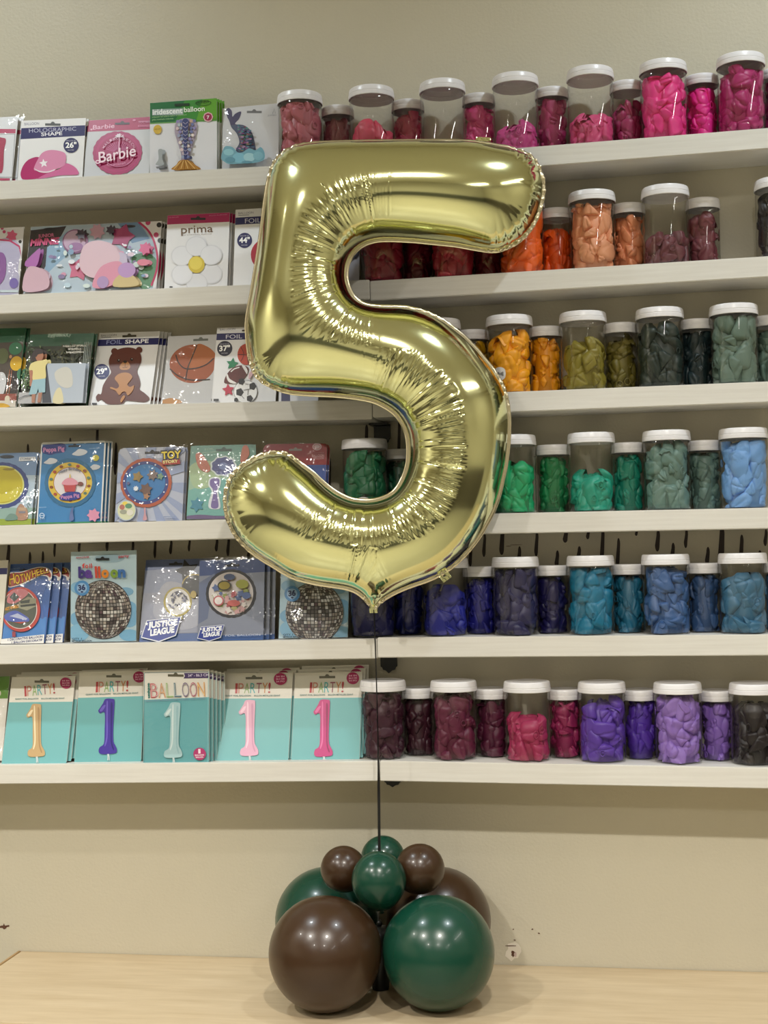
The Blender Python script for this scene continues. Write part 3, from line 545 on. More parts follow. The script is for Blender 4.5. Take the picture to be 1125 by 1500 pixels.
# --- fourth shelf
cI = (0, 640, .15111)
def d(A):
    A.bar(380, 700, 380, 700, '#a9bccc'); A.bar(690, 810, 690, 810, '#8aa8a0'); A.bar(800, 865, 795, 850, '#8ea030'); A.disc(15, 475, 262, 222, '#2e3f7c', 72, .012, 24); A.disc(12, 472, 222, 188, '#c9cc7a', 40); A.disc(12, 472, 208, 176, '#b6a81c', 40)
    A.smooth([(-200, 520), (20, 560), (180, 500), (150, 600), (0, 640), (-160, 620)], '#c8bc3c'); A.disc(80, 322, 60, 12, '#8a7a20'); A.disc(60, 200, 72, 16, '#28303c')
    A.poly([(185, 205), (345, 205), (350, 240), (180, 245)], '#dde2ea'); A.text('ETONNANT', (195, 236), (338, 232), 24, '#3a4660', .02)
    A.smooth([(160, 720), (200, 655), (250, 690), (270, 720), (265, 800), (170, 805)], '#a8826c'); A.rect(180, 690, 255, 720, '#b59a80'); A.rect(185, 725, 250, 745, '#7c7a84'); A.smooth([(60, 790), (100, 750), (160, 760), (170, 805), (60, 812)], '#6a8a80'); leaves(A, 8, 262, 285, 650, 700, ['#3c6a50'], 3, 26, 4); A.disc(280, 590, 30, 8, '#d0dae4')
card('bluering', cI, [(-330, 172), (368, 158), (302, 850), (-380, 868)], 3, '#6f8cb4', 'blue package with a yellow round balloon ringed in navy at the fourth shelf end', d, True, lean=.04, corner=.05)
behind('bluering', 1, .004, .008, 'blue package {} in the stack behind the navy ringed yellow balloon package')
def d(A):
    A.poly([(412, 75), (1000, 68), (972, 830), (365, 845)], '#3f82ba'); A.poly([(412, 75), (1000, 68), (990, 260), (402, 270)], '#3a74a8'); A.bar(832, 846, 818, 832, '#3f8a5c')
    A.smooth([(408, 150), (410, 95), (450, 78), (520, 72), (600, 68), (635, 90), (625, 150), (540, 165), (490, 178), (440, 168)], '#28367c'); A.text('Peppa Pig', (420, 150), (622, 138), 44, '#c486b4', .03)
    A.slotmark(720, 95, 60, '#12202c')
    for (x, y, s) in ((770, 160, 1.), (492, 240, .9), (910, 305, .8)): A.smooth([(x-75*s, y+15*s), (x-40*s, y-12*s), (x-10*s, y-34*s), (x+40*s, y-28*s), (x+72*s, y-8*s), (x+50*s, y+18*s), (x, y+32*s), (x-45*s, y+28*s)], '#ccd2dc', 4)
    A.disc(922, 215, 32, 30, '#c8c24a'); A.disc(680, 450, 245, 235, '#2e6a94', 72, .012, 22); A.disc(680, 450, 210, 196, '#d6b848', 44); A.disc(680, 450, 158, 148, '#dcd6d8', 40); A.ring(680, 450, 160, 150, 5, '#a8563c')
    for k in range(14):
        a = 2*math.pi*k/14+.2
        A.disc(680+184*math.cos(a), 450+172*math.sin(a), 18, 14, ('#8a4a2c', '#5c7a6c', '#a84a3c')[k % 3], 8)
    A.text('Happy Birthday', (575, 370), (785, 352), 28, '#4a5a7c', .01, 0, 30); A.disc(782, 465, 30, 20, '#7c4a44', 12); A.smooth([(585, 610), (600, 570), (660, 545), (770, 545), (785, 590), (740, 615), (660, 625)], '#2c3a8c'); A.text('Peppa Pig', (598, 610), (775, 588), 34, '#c486b4', .03)
    A.poly([(635, 540), (620, 470), (745, 470), (730, 540)], '#b8484c'); A.smooth([(612, 472), (625, 430), (680, 405), (740, 430), (755, 472)], '#d894a4', 4); A.rect(678, 372, 688, 410, '#d6b848')
    A.smooth([(700, 700), (720, 690), (715, 740), (725, 800), (695, 820), (680, 790)], '#5a6c9c'); A.ring(415, 768, 26, 26, 7, '#c4d4e4', 24); A.line([(393, 768), (437, 768)], 6, '#c4d4e4'); A.text('CTI', (395, 805), (440, 803), 14, '#c4d4e4'); A.text('BALLOON', (388, 695), (458, 692), 10, '#aac4dc'); A.text('FOIL BALLOON', (868, 135), (965, 130), 12, '#a8c4dc')
    A.star(915, 765, 66, '#cf8ba6', .2, 7, .7)
card('cloud', cI, [(400, 55), (1015, 48), (985, 832), (352, 846)], 3, '#dfe2e6', 'sky blue package with white clouds and a round balloon ringed in yellow', d, True, corner=.03)
behind('cloud', 2, .0045, .008, 'blue package {} in the stack behind the white clouds package')
cJ = (160, 640, .10667)
def d(A):
    for k in range(16):
        a0 = 2*math.pi*k/16; a1 = a0+math.pi/16; A.poly([(510, 640), (510+720*math.cos(a0), 640+760*math.sin(a0)), (510+720*math.cos(a1), 640+760*math.sin(a1))], '#97a3c4')
    A.slotmark(585, 228, 100, '#16181c'); A.disc(505, 640, 350, 335, '#b0583c', 96, .01, 26); A.disc(500, 640, 312, 292, '#3c4484', 60); A.disc(500, 640, 268, 250, '#3878b4', 60)
    for k in range(16):
        a = 2*math.pi*k/16+.1; A.disc(497+290*math.cos(a), 642+271*math.sin(a), 11, 11, '#e4e6f0', 10)
    for (x, y, r_, c, q) in ((395, 560, 80, '#8c7444', 5), (600, 540, 84, '#7a6a66', 7), (705, 560, 52, '#77947c', 5), (510, 735, 96, '#6a5048', 6), (520, 830, 50, '#9c7458', 5), (375, 722, 42, '#d6dce4', 8), (270, 650, 28, '#5a5880', 5)): A.star(x, y, r_, c, .3, q, .6)
    A.text('DISNEY PIXAR', (745, 200), (970, 192), 22, '#5a6080', .0)
    A.poly([(722, 345), (965, 325), (975, 398), (730, 410)], '#a02820'); A.text('STORY', (738, 388), (945, 376), 38, '#e2d890', .05)
    A.text('TOY', (708, 336), (1000, 322), 118, '#141414', .09); A.text('TOY', (722, 328), (986, 314), 100, '#e4cc34', .03)
    A.disc(245, 1020, 135, 140, '#a8b4c8', 40); A.disc(250, 1020, 122, 128, '#cdcfae', 40); A.disc(230, 925, 36, 26, '#e0c854'); A.disc(190, 975, 36, 36, '#b06c60'); A.disc(280, 960, 48, 34, '#5c8c6c'); A.disc(210, 1040, 50, 30, '#9a9c8c'); A.disc(300, 1050, 46, 40, '#d8d4c8')
    A.smooth([(490, 990), (515, 990), (515, 1060), (535, 1140), (480, 1150), (495, 1060)], '#c09098'); A.rect(760, 1100, 920, 1112, '#8c98b4'); A.text('Qualatex', (765, 1136), (915, 1130), 24, '#7c88a8')
card('rays', cJ, [(125, 155), (1032, 155), (1002, 1150), (75, 1165)], 3, '#b6bccf', 'pale blue sunburst package with a round balloon ringed in orange dots', d, True, corner=.07)
behind('rays', 1, .003, .009, 'pale blue package {} in the stack behind the sunburst package')
cK = (265, 635, .2)
def d(A):
    A.poly([(68, 92), (545, 90), (535, 330), (55, 340)], '#639488'); A.poly([(62, 330), (540, 300), (525, 500), (45, 480)], '#8fae94'); A.poly([(50, 420), (300, 330), (525, 420), (520, 600), (42, 605)], '#66a49c'); A.smooth([(60, 250), (180, 200), (300, 260), (240, 380), (100, 400)], '#9cb48c')
    A.smooth([(42, 626), (45, 605), (150, 596), (300, 606), (520, 600), (520, 620)], '#5c4874'); A.slotmark(312, 125, 58, '#24443c')
    A.text('FOIL', (175, 128), (240, 122), 16, '#b4d0c4'); A.text('BALLOON', (155, 152), (262, 146), 14, '#b4d0c4')
    A.smooth([(215, 330), (285, 330), (290, 380), (275, 430), (290, 520), (280, 555), (210, 550), (205, 500), (225, 430), (200, 380)], '#d0d6dc'); A.smooth([(222, 338), (278, 338), (278, 390), (262, 430), (276, 540), (222, 540), (238, 430), (212, 380)], '#6c5a98')
    A.disc(310, 245, 96, 74, '#c9d6da', 44, .05, 9); A.disc(310, 245, 84, 64, '#3c4484', 44, .05, 9); A.disc(310, 245, 34, 26, '#6a7cb4')
    for pts in ([(105, 160), (150, 150), (215, 255), (190, 290), (130, 255)], [(435, 215), (450, 110), (485, 100), (500, 160), (470, 210)]): A.smooth(pts, '#b4644c', 4)
    A.star(118, 525, 56, '#2c7c94', .1, 6, .6)
card('teal', cK, [(68, 90), (548, 88), (525, 620), (40, 627)], 3, '#5f9088', 'teal green package with a purple shaped balloon and orange leaf shapes', d, True, corner=.06)
def d(A):
    A.bar(235, 610, 235, 610, '#2a4a94'); A.slotmark(832, 122, 48, '#8a8480'); A.disc(992, 103, 34, 26, '#c9b0b4'); A.ring(992, 103, 26, 18, 4, '#a0343c'); A.text('BALLOON', (955, 178), (1045, 178), 20, '#d8a8ac', .03); A.text('BALLOON', (968, 194), (1044, 194), 16, '#d8a8ac', .02); A.text('ANAGRAM', (968, 154), (1044, 154), 11, '#c08488'); A.disc(920, 100, 8, 8, '#c08488', 8)
card('redblue', cK, [(590, 78), (1068, 78), (1050, 610), (576, 612)], 3, '#8e1420', 'red topped blue package mostly hidden behind the lower curl of the gold five', d, True, corner=.08, lean=.03)
behind('redblue', 1, .004, .008, 'red topped package {} in the stack behind the gold five curl')
# --- fifth shelf
cL = (0, 800, .1)
def d(A): A.bar(330, 425, 322, 415, '#201f50'); A.poly([(-20, 1090), (-10, 1030), (24, 1070)], '#b0242c'); A.disc(-200, 800, 150, 200, '#b0342c')
card('navyband', cL, [(-780, 235), (166, 205), (16, 1430), (-940, 1452)], 4, '#d8d4c8', 'white package with a navy band at the fifth shelf end', d, lean=.045)
def d(A):
    A.poly([(170, 280), (840, 275), (770, 640), (110, 620)], '#2c508c'); A.poly([(60, 1100), (700, 1050), (665, 1300), (35, 1360)], '#3f7cc0')
    A.smooth([(300, 760), (600, 520), (720, 560), (640, 820), (640, 1080)], '#3c5c9c'); A.text('FOIL BALLOON', (165, 350), (315, 338), 20, '#8aa4c8'); A.slotmark(380, 360, 70, '#0e1428')
    A.smooth([(120, 600), (140, 405), (330, 385), (500, 340), (640, 318), (760, 345), (815, 420), (800, 500), (760, 530), (735, 470), (640, 455), (480, 520), (300, 585)], '#d8d4d0', 5); A.smooth([(135, 590), (155, 415), (340, 395), (510, 350), (640, 332), (745, 358), (795, 430), (782, 480), (735, 450), (640, 440), (470, 505), (290, 572)], '#9c3420', 5)
    x, xs = 150, [(150, 575, 160, 96), (242, 575, 150, 84), (330, 555, 140, 60), (385, 545, 140, 120), (510, 485, 118, 70), (580, 460, 104, 60), (640, 440, 92, 52), (692, 430, 78, 40), (732, 425, 62, 44)]
    for ch, (X, Y, H, W) in zip('HOTWHEELS', xs): A.text(ch, (X, Y), (X+W, Y-W*.22), H, '#3a1c08', .05, .12); A.text(ch, (X+5, Y-5), (X+W-5, Y-5-W*.22), H*.92, '#e2b41c', .012, .12)
    A.disc(320, 940, 300, 325, '#b03830', 48); A.disc(312, 935, 262, 288, '#d4c8c4', 44); A.disc(310, 935, 252, 278, '#4c5044', 44)
    A.smooth([(120, 830), (180, 680), (330, 640), (440, 680), (420, 740), (250, 850)], '#bf747c'); A.poly([(160, 760), (230, 690), (310, 760), (230, 830)], '#3c4c4c'); A.poly([(300, 840), (440, 760), (565, 790), (560, 900), (420, 960), (290, 920)], '#8c8a74'); A.poly([(320, 880), (550, 860), (560, 890), (330, 910)], '#2e322c'); A.poly([(320, 825), (470, 800), (460, 850), (330, 860)], '#38403c')
    A.text('HOT WHEELS', (95, 960), (300, 915), 44, '#d8962c', .03); A.smooth([(90, 1020), (250, 960), (430, 1060), (440, 1120), (300, 1130), (110, 1100)], '#4858a4'); A.poly([(160, 1040), (280, 1000), (430, 1080), (400, 1100)], '#aab0cc'); A.poly([(220, 1130), (420, 1120), (330, 1150)], '#a8442c')
    A.rect(195, 1260, 245, 1340, '#8c3440'); A.poly([(28, 1372), (668, 1305), (655, 1430), (20, 1440)], '#dcdad6')
    A.text('1 DECORATIVE BALLOON', (130, 1398), (640, 1352), 34, '#2a3264', .03, .15); A.text('1 BALLON DECORATIF', (185, 1436), (635, 1398), 30, '#2a3264', .03, .15)
card('racer', cL, [(172, 265), (842, 265), (658, 1425), (20, 1440)], 4, '#2f5ca4', 'front blue package with racing cars in a red ring', d, True, edge=mat('#22304c', .4))
behind('racer', 2, .0165, .008, 'blue package {} in the fan behind the racing cars package')
cM = (95, 800, .10667)
def disco(cx, cy, R, cbx, cby, q):
    def d(A):
        rr = random.Random(q); TLx, TLy = A.q[0]; BRx, BRy = A.q[2]
        for (x, y, rx, ry, c) in ((.2, .75, .3, .12, '#78aacc'), (.9, .7, .2, .18, '#78a8c8'), (.85, .45, .15, .06, '#78a4c0'), (.6, .08, .3, .06, '#93aebc'), (.12, .9, .2, .12, '#86b8d6'), (.9, .93, .2, .08, '#7cb0d0'), (.1, .4, .14, .08, '#80acc8')):
            A.disc(TLx+(BRx-TLx)*x, TLy+(BRy-TLy)*y, (BRx-TLx)*rx*.8, (BRy-TLy)*ry*.8, c, 20)
        A.disc(cx, cy, R, R*1.04, '#2c2a2c', 48)
        cols = ['#98948f', '#7c7874', '#b4b0aa', '#66605e', '#8c807a', '#c8c4be', '#4c4444', '#a49a8e', '#5c484e', '#867e70']
        pts, by = [], {}
        NL = 25
        for j in range(NL):
            la = math.pi*(j+.5)/NL-math.pi/2; nn = 24
            for i in range(nn):
                lo = math.pi*(i+.5)/nn-math.pi/2; dl, dn = math.pi/NL*.40, math.pi/nn*.40
                qd = []
                for (s, t) in ((-1, -1), (1, -1), (1, 1), (-1, 1)):
                    L, O = la+s*dl, lo+t*dn; qd.append((cx+R*math.cos(L)*math.sin(O), cy-R*1.04*(math.sin(L)*.97-.10*math.cos(L)*math.cos(O)+.1*0)))
                f = .5+.5*math.sin(lo*5+la*3+q)*math.cos(la*4-1); c = cols[min(9, int(rr.random()*6+f*4))] if rr.random() < .8 else rr.choice(cols)
                by.setdefault(c, []).append(qd)
        for c, qs in by.items():
            A.layer = 22; p = []; f = []
            for qd in qs: b = len(p); p += qd; f.append((b, b+1, b+2, b+3))
            A.add(p, f, c)
        A.layer = 24; A.disc(cbx, cby, R*.27, R*.27, '#4e86b8', 28); A.disc(cbx, cby, R*.18, R*.18, '#8fb0d0', 26); A.text('36', (cbx-R*.13, cby+R*.08), (cbx+R*.13, cby+R*.06), R*.19, '#26305c', .05); A.disc(cbx, cby+R*.135, R*.05, R*.03, '#26305c', 10)
        tx, ty, k = TLx, TLy, (BRx-TLx)/900.
        A.slotmark(tx+455*k, ty+105*k, 95*k, '#141618'); A.text('ANAGRAM', (tx+80*k, ty+96*k), (tx+265*k, ty+88*k), 26*k, '#a83c44', .02); A.text('party', (tx+680*k, ty+92*k), (tx+830*k, ty+84*k), 36*k, '#a83c44', .03)
        for ch, X, c in zip('balloon', (112, 210, 350, 395, 438, 565, 672), ('#3f3478', '#5a3c8c', '#c44438', '#cc5034', '#d8842c', '#7c9c3c', '#3c6cac')):
            A.text(ch, (tx+X*k, ty+360*k), (tx+(X+(105 if ch not in 'l' else 34))*k, ty+358*k), 150*k, c, .05)
        for ch, X, c in zip('foil', (170, 215, 275, 300), ('#c43c3c', '#cc4438', '#c83c34', '#b83c3c')): A.text(ch, (tx+X*k, ty+228*k), (tx+(X+(42 if ch in 'fo' else 14))*k, ty+226*k), 62*k, c, .03)
        A.text('QTY 1', (tx+18*k, BRy-26*k), (tx+155*k, BRy-30*k), 22*k, '#22364c', .02); A.text('METALLIC BALLOON', (tx+18*k, BRy+6*k), (tx+295*k, BRy), 22*k, '#16283c', .04)
    return d
card('disco', cM, [(92, 80), (1005, 70), (982, 1310), (78, 1325)], 4, '#b0c8d2', 'pale blue package with a mirror ball and the whole word balloon showing', disco(535, 875, 388, 250, 580, 1), True)
behind('disco', 1, -.003, .009, 'pale blue package {} in the stack behind the mirror ball beside the racing cars')
cN = (195, 805, .19556)
def league(A, L, R, k):
    (x0, y0), (x1, y1) = L, R; w = x1-x0
    A.poly([(x0-.02*w, y0+.02*w), (x0+.13*w, y0-.42*w), (x1+.02*w, y1-.44*w), (x1-.12*w, y1+.04*w), (x0+.44*w, y0+.13*w)], '#d4d6e0'); A.poly([(x0+.01*w, y0+.0*w), (x0+.14*w, y0-.40*w), (x1-.0*w, y1-.42*w), (x1-.14*w, y1+.02*w), (x0+.44*w, y0+.10*w)], '#303f8c')
    A.text('JUSTICE', (x0+.16*w, y0-.22*w), (x1-.08*w, y1-.24*w), .15*w, '#eceef4', .05, .18); A.text('LEAGUE', (x0+.22*w, y0-.03*w), (x1-.16*w, y1-.05*w), .15*w, '#eceef4', .05, .18); A.star(x0+.13*w, y0-.33*w, .05*w, '#eceef4')
def d(A):
    A.poly([(100, 80), (600, 82), (595, 180), (85, 200)], '#56658c'); A.poly([(92, 160), (596, 130), (590, 330), (75, 340)], '#848ca4'); A.poly([(75, 330), (588, 320), (570, 620), (50, 640)], '#8a8ea0'); A.bar(640, 692, 625, 682, '#34548c'); A.smooth([(250, 250), (450, 330), (500, 560), (280, 600), (150, 470)], '#9c9eac')
    A.slotmark(320, 115, 50, '#14161c'); A.star(405, 170, 92, '#0c0c10', -.25, 5, .5); A.disc(460, 280, 95, 85, '#0e0e12', 32); A.ring(460, 280, 96, 86, 9, '#a08c3c', 40, 3.3, 5.2)
    A.disc(335, 398, 105, 110, '#a09038', 44); A.disc(335, 398, 90, 96, '#d6d4d2', 40)
    rr = random.Random(2)
    for k in range(26):
        a = rr.uniform(0, 6.28); r = rr.uniform(8, 62); A.poly([(335+r*math.cos(a), 395+r*math.sin(a)), (335+(r+22)*math.cos(a+.25), 395+(r+22)*math.sin(a+.25)), (335+(r+14)*math.cos(a-.3), 395+(r+14)*math.sin(a-.3))], rr.choice(['#3a3c4c', '#6c7088', '#4c5068', '#8c8ca0']))
    A.disc(455, 350, 22, 28, '#a08a30', 14); A.rect(365, 500, 378, 530, '#8c8450'); league(A, (70, 660), (362, 640), 1)
card('comicstar', cN, [(100, 78), (600, 80), (565, 682), (45, 690)], 4, '#7c8298', 'grey blue package with a black star and small yellow ringed balloon', d, True, edge=mat('#3c4868', .4))
def d(A):
    A.poly([(505, 84), (1000, 84), (995, 190), (500, 210)], '#465684'); A.poly([(500, 200), (995, 180), (980, 640), (485, 650)], '#868c9e'); A.poly([(500, 250), (620, 180), (560, 520), (490, 560)], '#6a7490'); A.bar(645, 686, 640, 676, '#3c5c94')
    A.slotmark(752, 125, 55, '#101218'); A.disc(740, 335, 190, 180, '#34343a', 80, .01, 26); A.disc(740, 335, 168, 160, '#ccc4c2', 48)
    rr = random.Random(12)
    for k in range(34):
        a = rr.uniform(0, 6.28); r = 150*math.sqrt(rr.random()); x, y = 740+r*math.cos(a), 335+r*.95*math.sin(a)
        A.star(x, y, rr.uniform(14, 34), rr.choice(['#b4646c', '#8a9454', '#5c6c94', '#d8d0cc', '#a8a070', '#c49a9c', '#e0dcd8']), rr.uniform(0, 3), rr.choice([4, 5, 7]), .6)
    A.disc(695, 278, 52, 38, '#3a3830', 28); A.disc(695, 278, 42, 29, '#8c7c34', 26); A.disc(650, 390, 40, 38, '#b46068', 26); A.disc(650, 390, 30, 28, '#dcd4d2', 24); A.disc(830, 270, 50, 34, '#8c8c3c', 10); A.disc(735, 215, 44, 24, '#445070', 9); A.disc(765, 410, 50, 24, '#b4605c', 10); A.disc(860, 355, 34, 26, '#54648c', 9)
    league(A, (490, 665), (688, 655), 1); A.text('FOIL BALLOON', (700, 655), (960, 648), 14, '#c4cce0')
card('comicdisc', cN, [(505, 82), (1000, 82), (976, 675), (482, 685)], 4, '#8088a0', 'grey blue package with a large round balloon in colourful comic shapes', d, True, yb=-.112, edge=mat('#3c4868', .4))
behind('comicdisc', 2, .009, .009, 'grey blue package {} in the stack behind the comic shapes package')
cO = (400, 830, .11556)
card('discotwo', cO, [(118, -185), (968, -195), (946, 905), (68, 920)], 4, '#a8c4d0', 'pale blue mirror ball package partly hidden by the bottom of the gold five', disco(528, 590, 365, 250, 355, 4), True)
# --- bottom shelf
cP, cQ, cR_ = (0, 975, .19556), (200, 970, .12), (305, 970, .20889)
TEAL = '#6fb0b3'
PC = ['#b8484c', '#c0604c', '#8ca45c', '#4c9c9c', '#5c6c84', '#c05c4c', '#b4484c']
PC = ['#b8484c', '#cc8c7c', '#90b070', '#5cb0b4', '#9c5c6c', '#cc8c54', '#b4484c']
def one(A, pts, ox, oy, s, col, hi, lo):
    f = lambda q: [(ox+x*s, oy+y*s) for x, y in q]
    A.smooth(f([(52, 0), (100, 0), (108, 12), (106, 60), (98, 170), (96, 265), (110, 300), (118, 322), (112, 345), (70, 352), (18, 352), (2, 338), (8, 310), (36, 285), (42, 200), (44, 90), (14, 92), (4, 76), (14, 60), (34, 30)]), col, 5)
    A.smooth(f([(58, 20), (66, 22), (64, 120), (60, 250), (46, 300), (40, 296), (52, 240), (54, 120)]), hi, 4); A.smooth(f([(84, 30), (96, 40), (90, 170), (88, 270), (100, 320), (92, 322), (80, 270), (82, 150)]), lo, 4); A.smooth(f([(14, 74), (36, 44), (52, 40), (40, 66), (24, 82)]), hi, 4)
    A.line(f([(60, 352), (62, 372), (60, 392)]), 7*s, '#c8d4d6'); A.line(f([(66, 352), (70, 372), (70, 392)]), 4*s, '#dce6e8')
def iparty(hole, logoL, logoR, hgt, line, ly, ry, dot, onexy, s, cols):
    def d(A):
        A.bar(ly, 2000 if False else A.q[3][1], ry, A.q[2][1], TEAL); A.slotmark(hole[0], hole[1], 56, '#6a685c')
        A.letters('IPARTY!', logoL, logoR, hgt, PC, .0, .14, .1)
        A.text('GIANT FOIL BALLOON', line[0], ((line[0][0]+line[1][0])/2-12, (line[0][1]+line[1][1])/2), 11, '#5c8484', .02); A.text('BALLON METALLISE GEANT', ((line[0][0]+line[1][0])/2+10, (line[0][1]+line[1][1])/2), line[1], 11, '#5c8484', .02)
        A.disc(dot[0], dot[1], 44, 43, '#a8285c', 28)
        for i, t_ in enumerate(('34 IN', '86.3 CM', '34 PO')): A.text(t_, (dot[0]-28, dot[1]-12+i*18), (dot[0]+28, dot[1]-14+i*18), 11, '#e8b4cc', .03)
        one(A, None, onexy[0], onexy[1], s, *cols)
    return d
card('onegold', cP, [(115, 85), (607, 65), (497, 735), (10, 740)], 5, '#dedad0', 'teal and white package with a gold number one', iparty((345, 115), (208, 232), (445, 205), 82, ((135, 258), (515, 246)), 278, 266, (530, 125), (212, 290), 1.12, ('#c0a070', '#e8d6b0', '#a8865a')), yb=-.112)
behind('onegold', 2, .0065, .009, 'teal and white package {} in the stack behind the gold number one', dz=.004)
card('oneblue', cP, [(610, 48), (1097, 30), (1057, 728), (555, 738)], 5, '#dedad0', 'teal and white package with a violet blue number one', iparty((865, 78), (728, 202), (970, 192), 84, ((655, 225), (1045, 210)), 244, 228, (1052, 84), (742, 252), 1.17, ('#45349a', '#6c5cc0', '#2e2478')))
behind('oneblue', 1, .002, .009, 'teal and white package {} in the stack behind the violet blue number one', dz=.003)
def d(A):
    A.bar(462, 1225, 415, 1220, '#68a9af'); A.line([(108, 130), (880, 98)], 8, '#6c7c7c'); A.line([(108, 130), (92, 1222)], 6, '#5c8c94'); A.line([(882, 98), (868, 1220)], 6, '#8cc4c8')
    A.slotmark(488, 152, 95, '#5c5848'); A.poly([(583, 188), (600, 160), (588, 122), (880, 112), (880, 178)], '#4a3a68'); A.text('34" - 86.3 CM', (638, 168), (885, 152), 32, '#d8d0e4', .02)
    A.text('unique', (172, 440), (168, 252), 30, '#3c7a74', .06)
    A.letters('BALLOON', (185, 438), (845, 408), 190, ['#c05c64', '#d08c5c', '#9cba7c', '#5c7c8c', '#7c6c84', '#b46c7c', '#dca05c'], -.004, .12)
    A.letters('BALLOON', (195, 430), (838, 400), 174, ['#e0b0b0', '#e8c8a8', '#c8d8b4', '#a4b4b8', '#b4acb8', '#d4b0b4', '#ecd0a4'], -.022, .14)
    A.text('BALLON GEANT METALLISE EN FORME DE CHIFFRE - GLOBO GIGANTE', (125, 484), (850, 440), 16, '#7c8ca4', .02); one(A, None, 338, 490, 1.92, '#a8c8cc', '#cfe0e0', '#98bcc2')
    A.disc(778, 1118, 76, 76, '#b03c70', 32); A.text('1', (762, 1110), (790, 1109), 52, '#f0dce6', .05); A.text('BALLOON', (722, 1142), (832, 1138), 17, '#f0dce6', .04); A.text('BALLON', (732, 1168), (822, 1164), 17, '#f0dce6', .04)
card('onewhite', cQ, [(100, 100), (892, 68), (886, 1220), (80, 1225)], 5, '#e2dfd6', 'teal and white package with a translucent white number one', d, True, yb=-.116)
behind('onewhite', 4, .0055, .0085, 'teal and white package {} in the stack behind the translucent white number one', dz=-.0025)
card('onepale', cR_, [(118, 80), (602, 75), (562, 697), (40, 700)], 5, '#dedad0', 'teal and white package with a pale pink number one', iparty((342, 112), (210, 222), (448, 220), 76, ((142, 244), (515, 244)), 258, 258, (518, 122), (226, 272), 1.1, ('#dca6c0', '#f0c8da', '#cc92b0')))
behind('onepale', 2, .0045, .009, 'teal and white package {} in the stack behind the pale pink number one', dz=.004)
card('onepink', cR_, [(625, 75), (1097, 70), (1062, 695), (580, 700)], 5, '#dedad0', 'teal and white package with a hot pink number one', iparty((850, 106), (722, 218), (962, 216), 78, ((655, 240), (1030, 238)), 256, 254, (1030, 118), (744, 270), 1.12, ('#c2387e', '#e06ca8', '#96205c')))
behind('onepink', 2, .005, .009, 'teal and white package {} in the stack behind the hot pink number one', dz=.006)
def d(A): A.bar(90, 260, 80, 250, '#5c8a34'); A.disc(5, 210, 32, 30, '#cfc4bc'); A.disc(5, 210, 22, 20, '#8c4048')
card('greentop', cP, [(-380, 92), (112, 80), (12, 735), (-480, 745)], 5, '#dcd8d0', 'green topped white package at the bottom shelf end', d, True, lean=.055)
print('cards', round(time.time()-T0, 1))

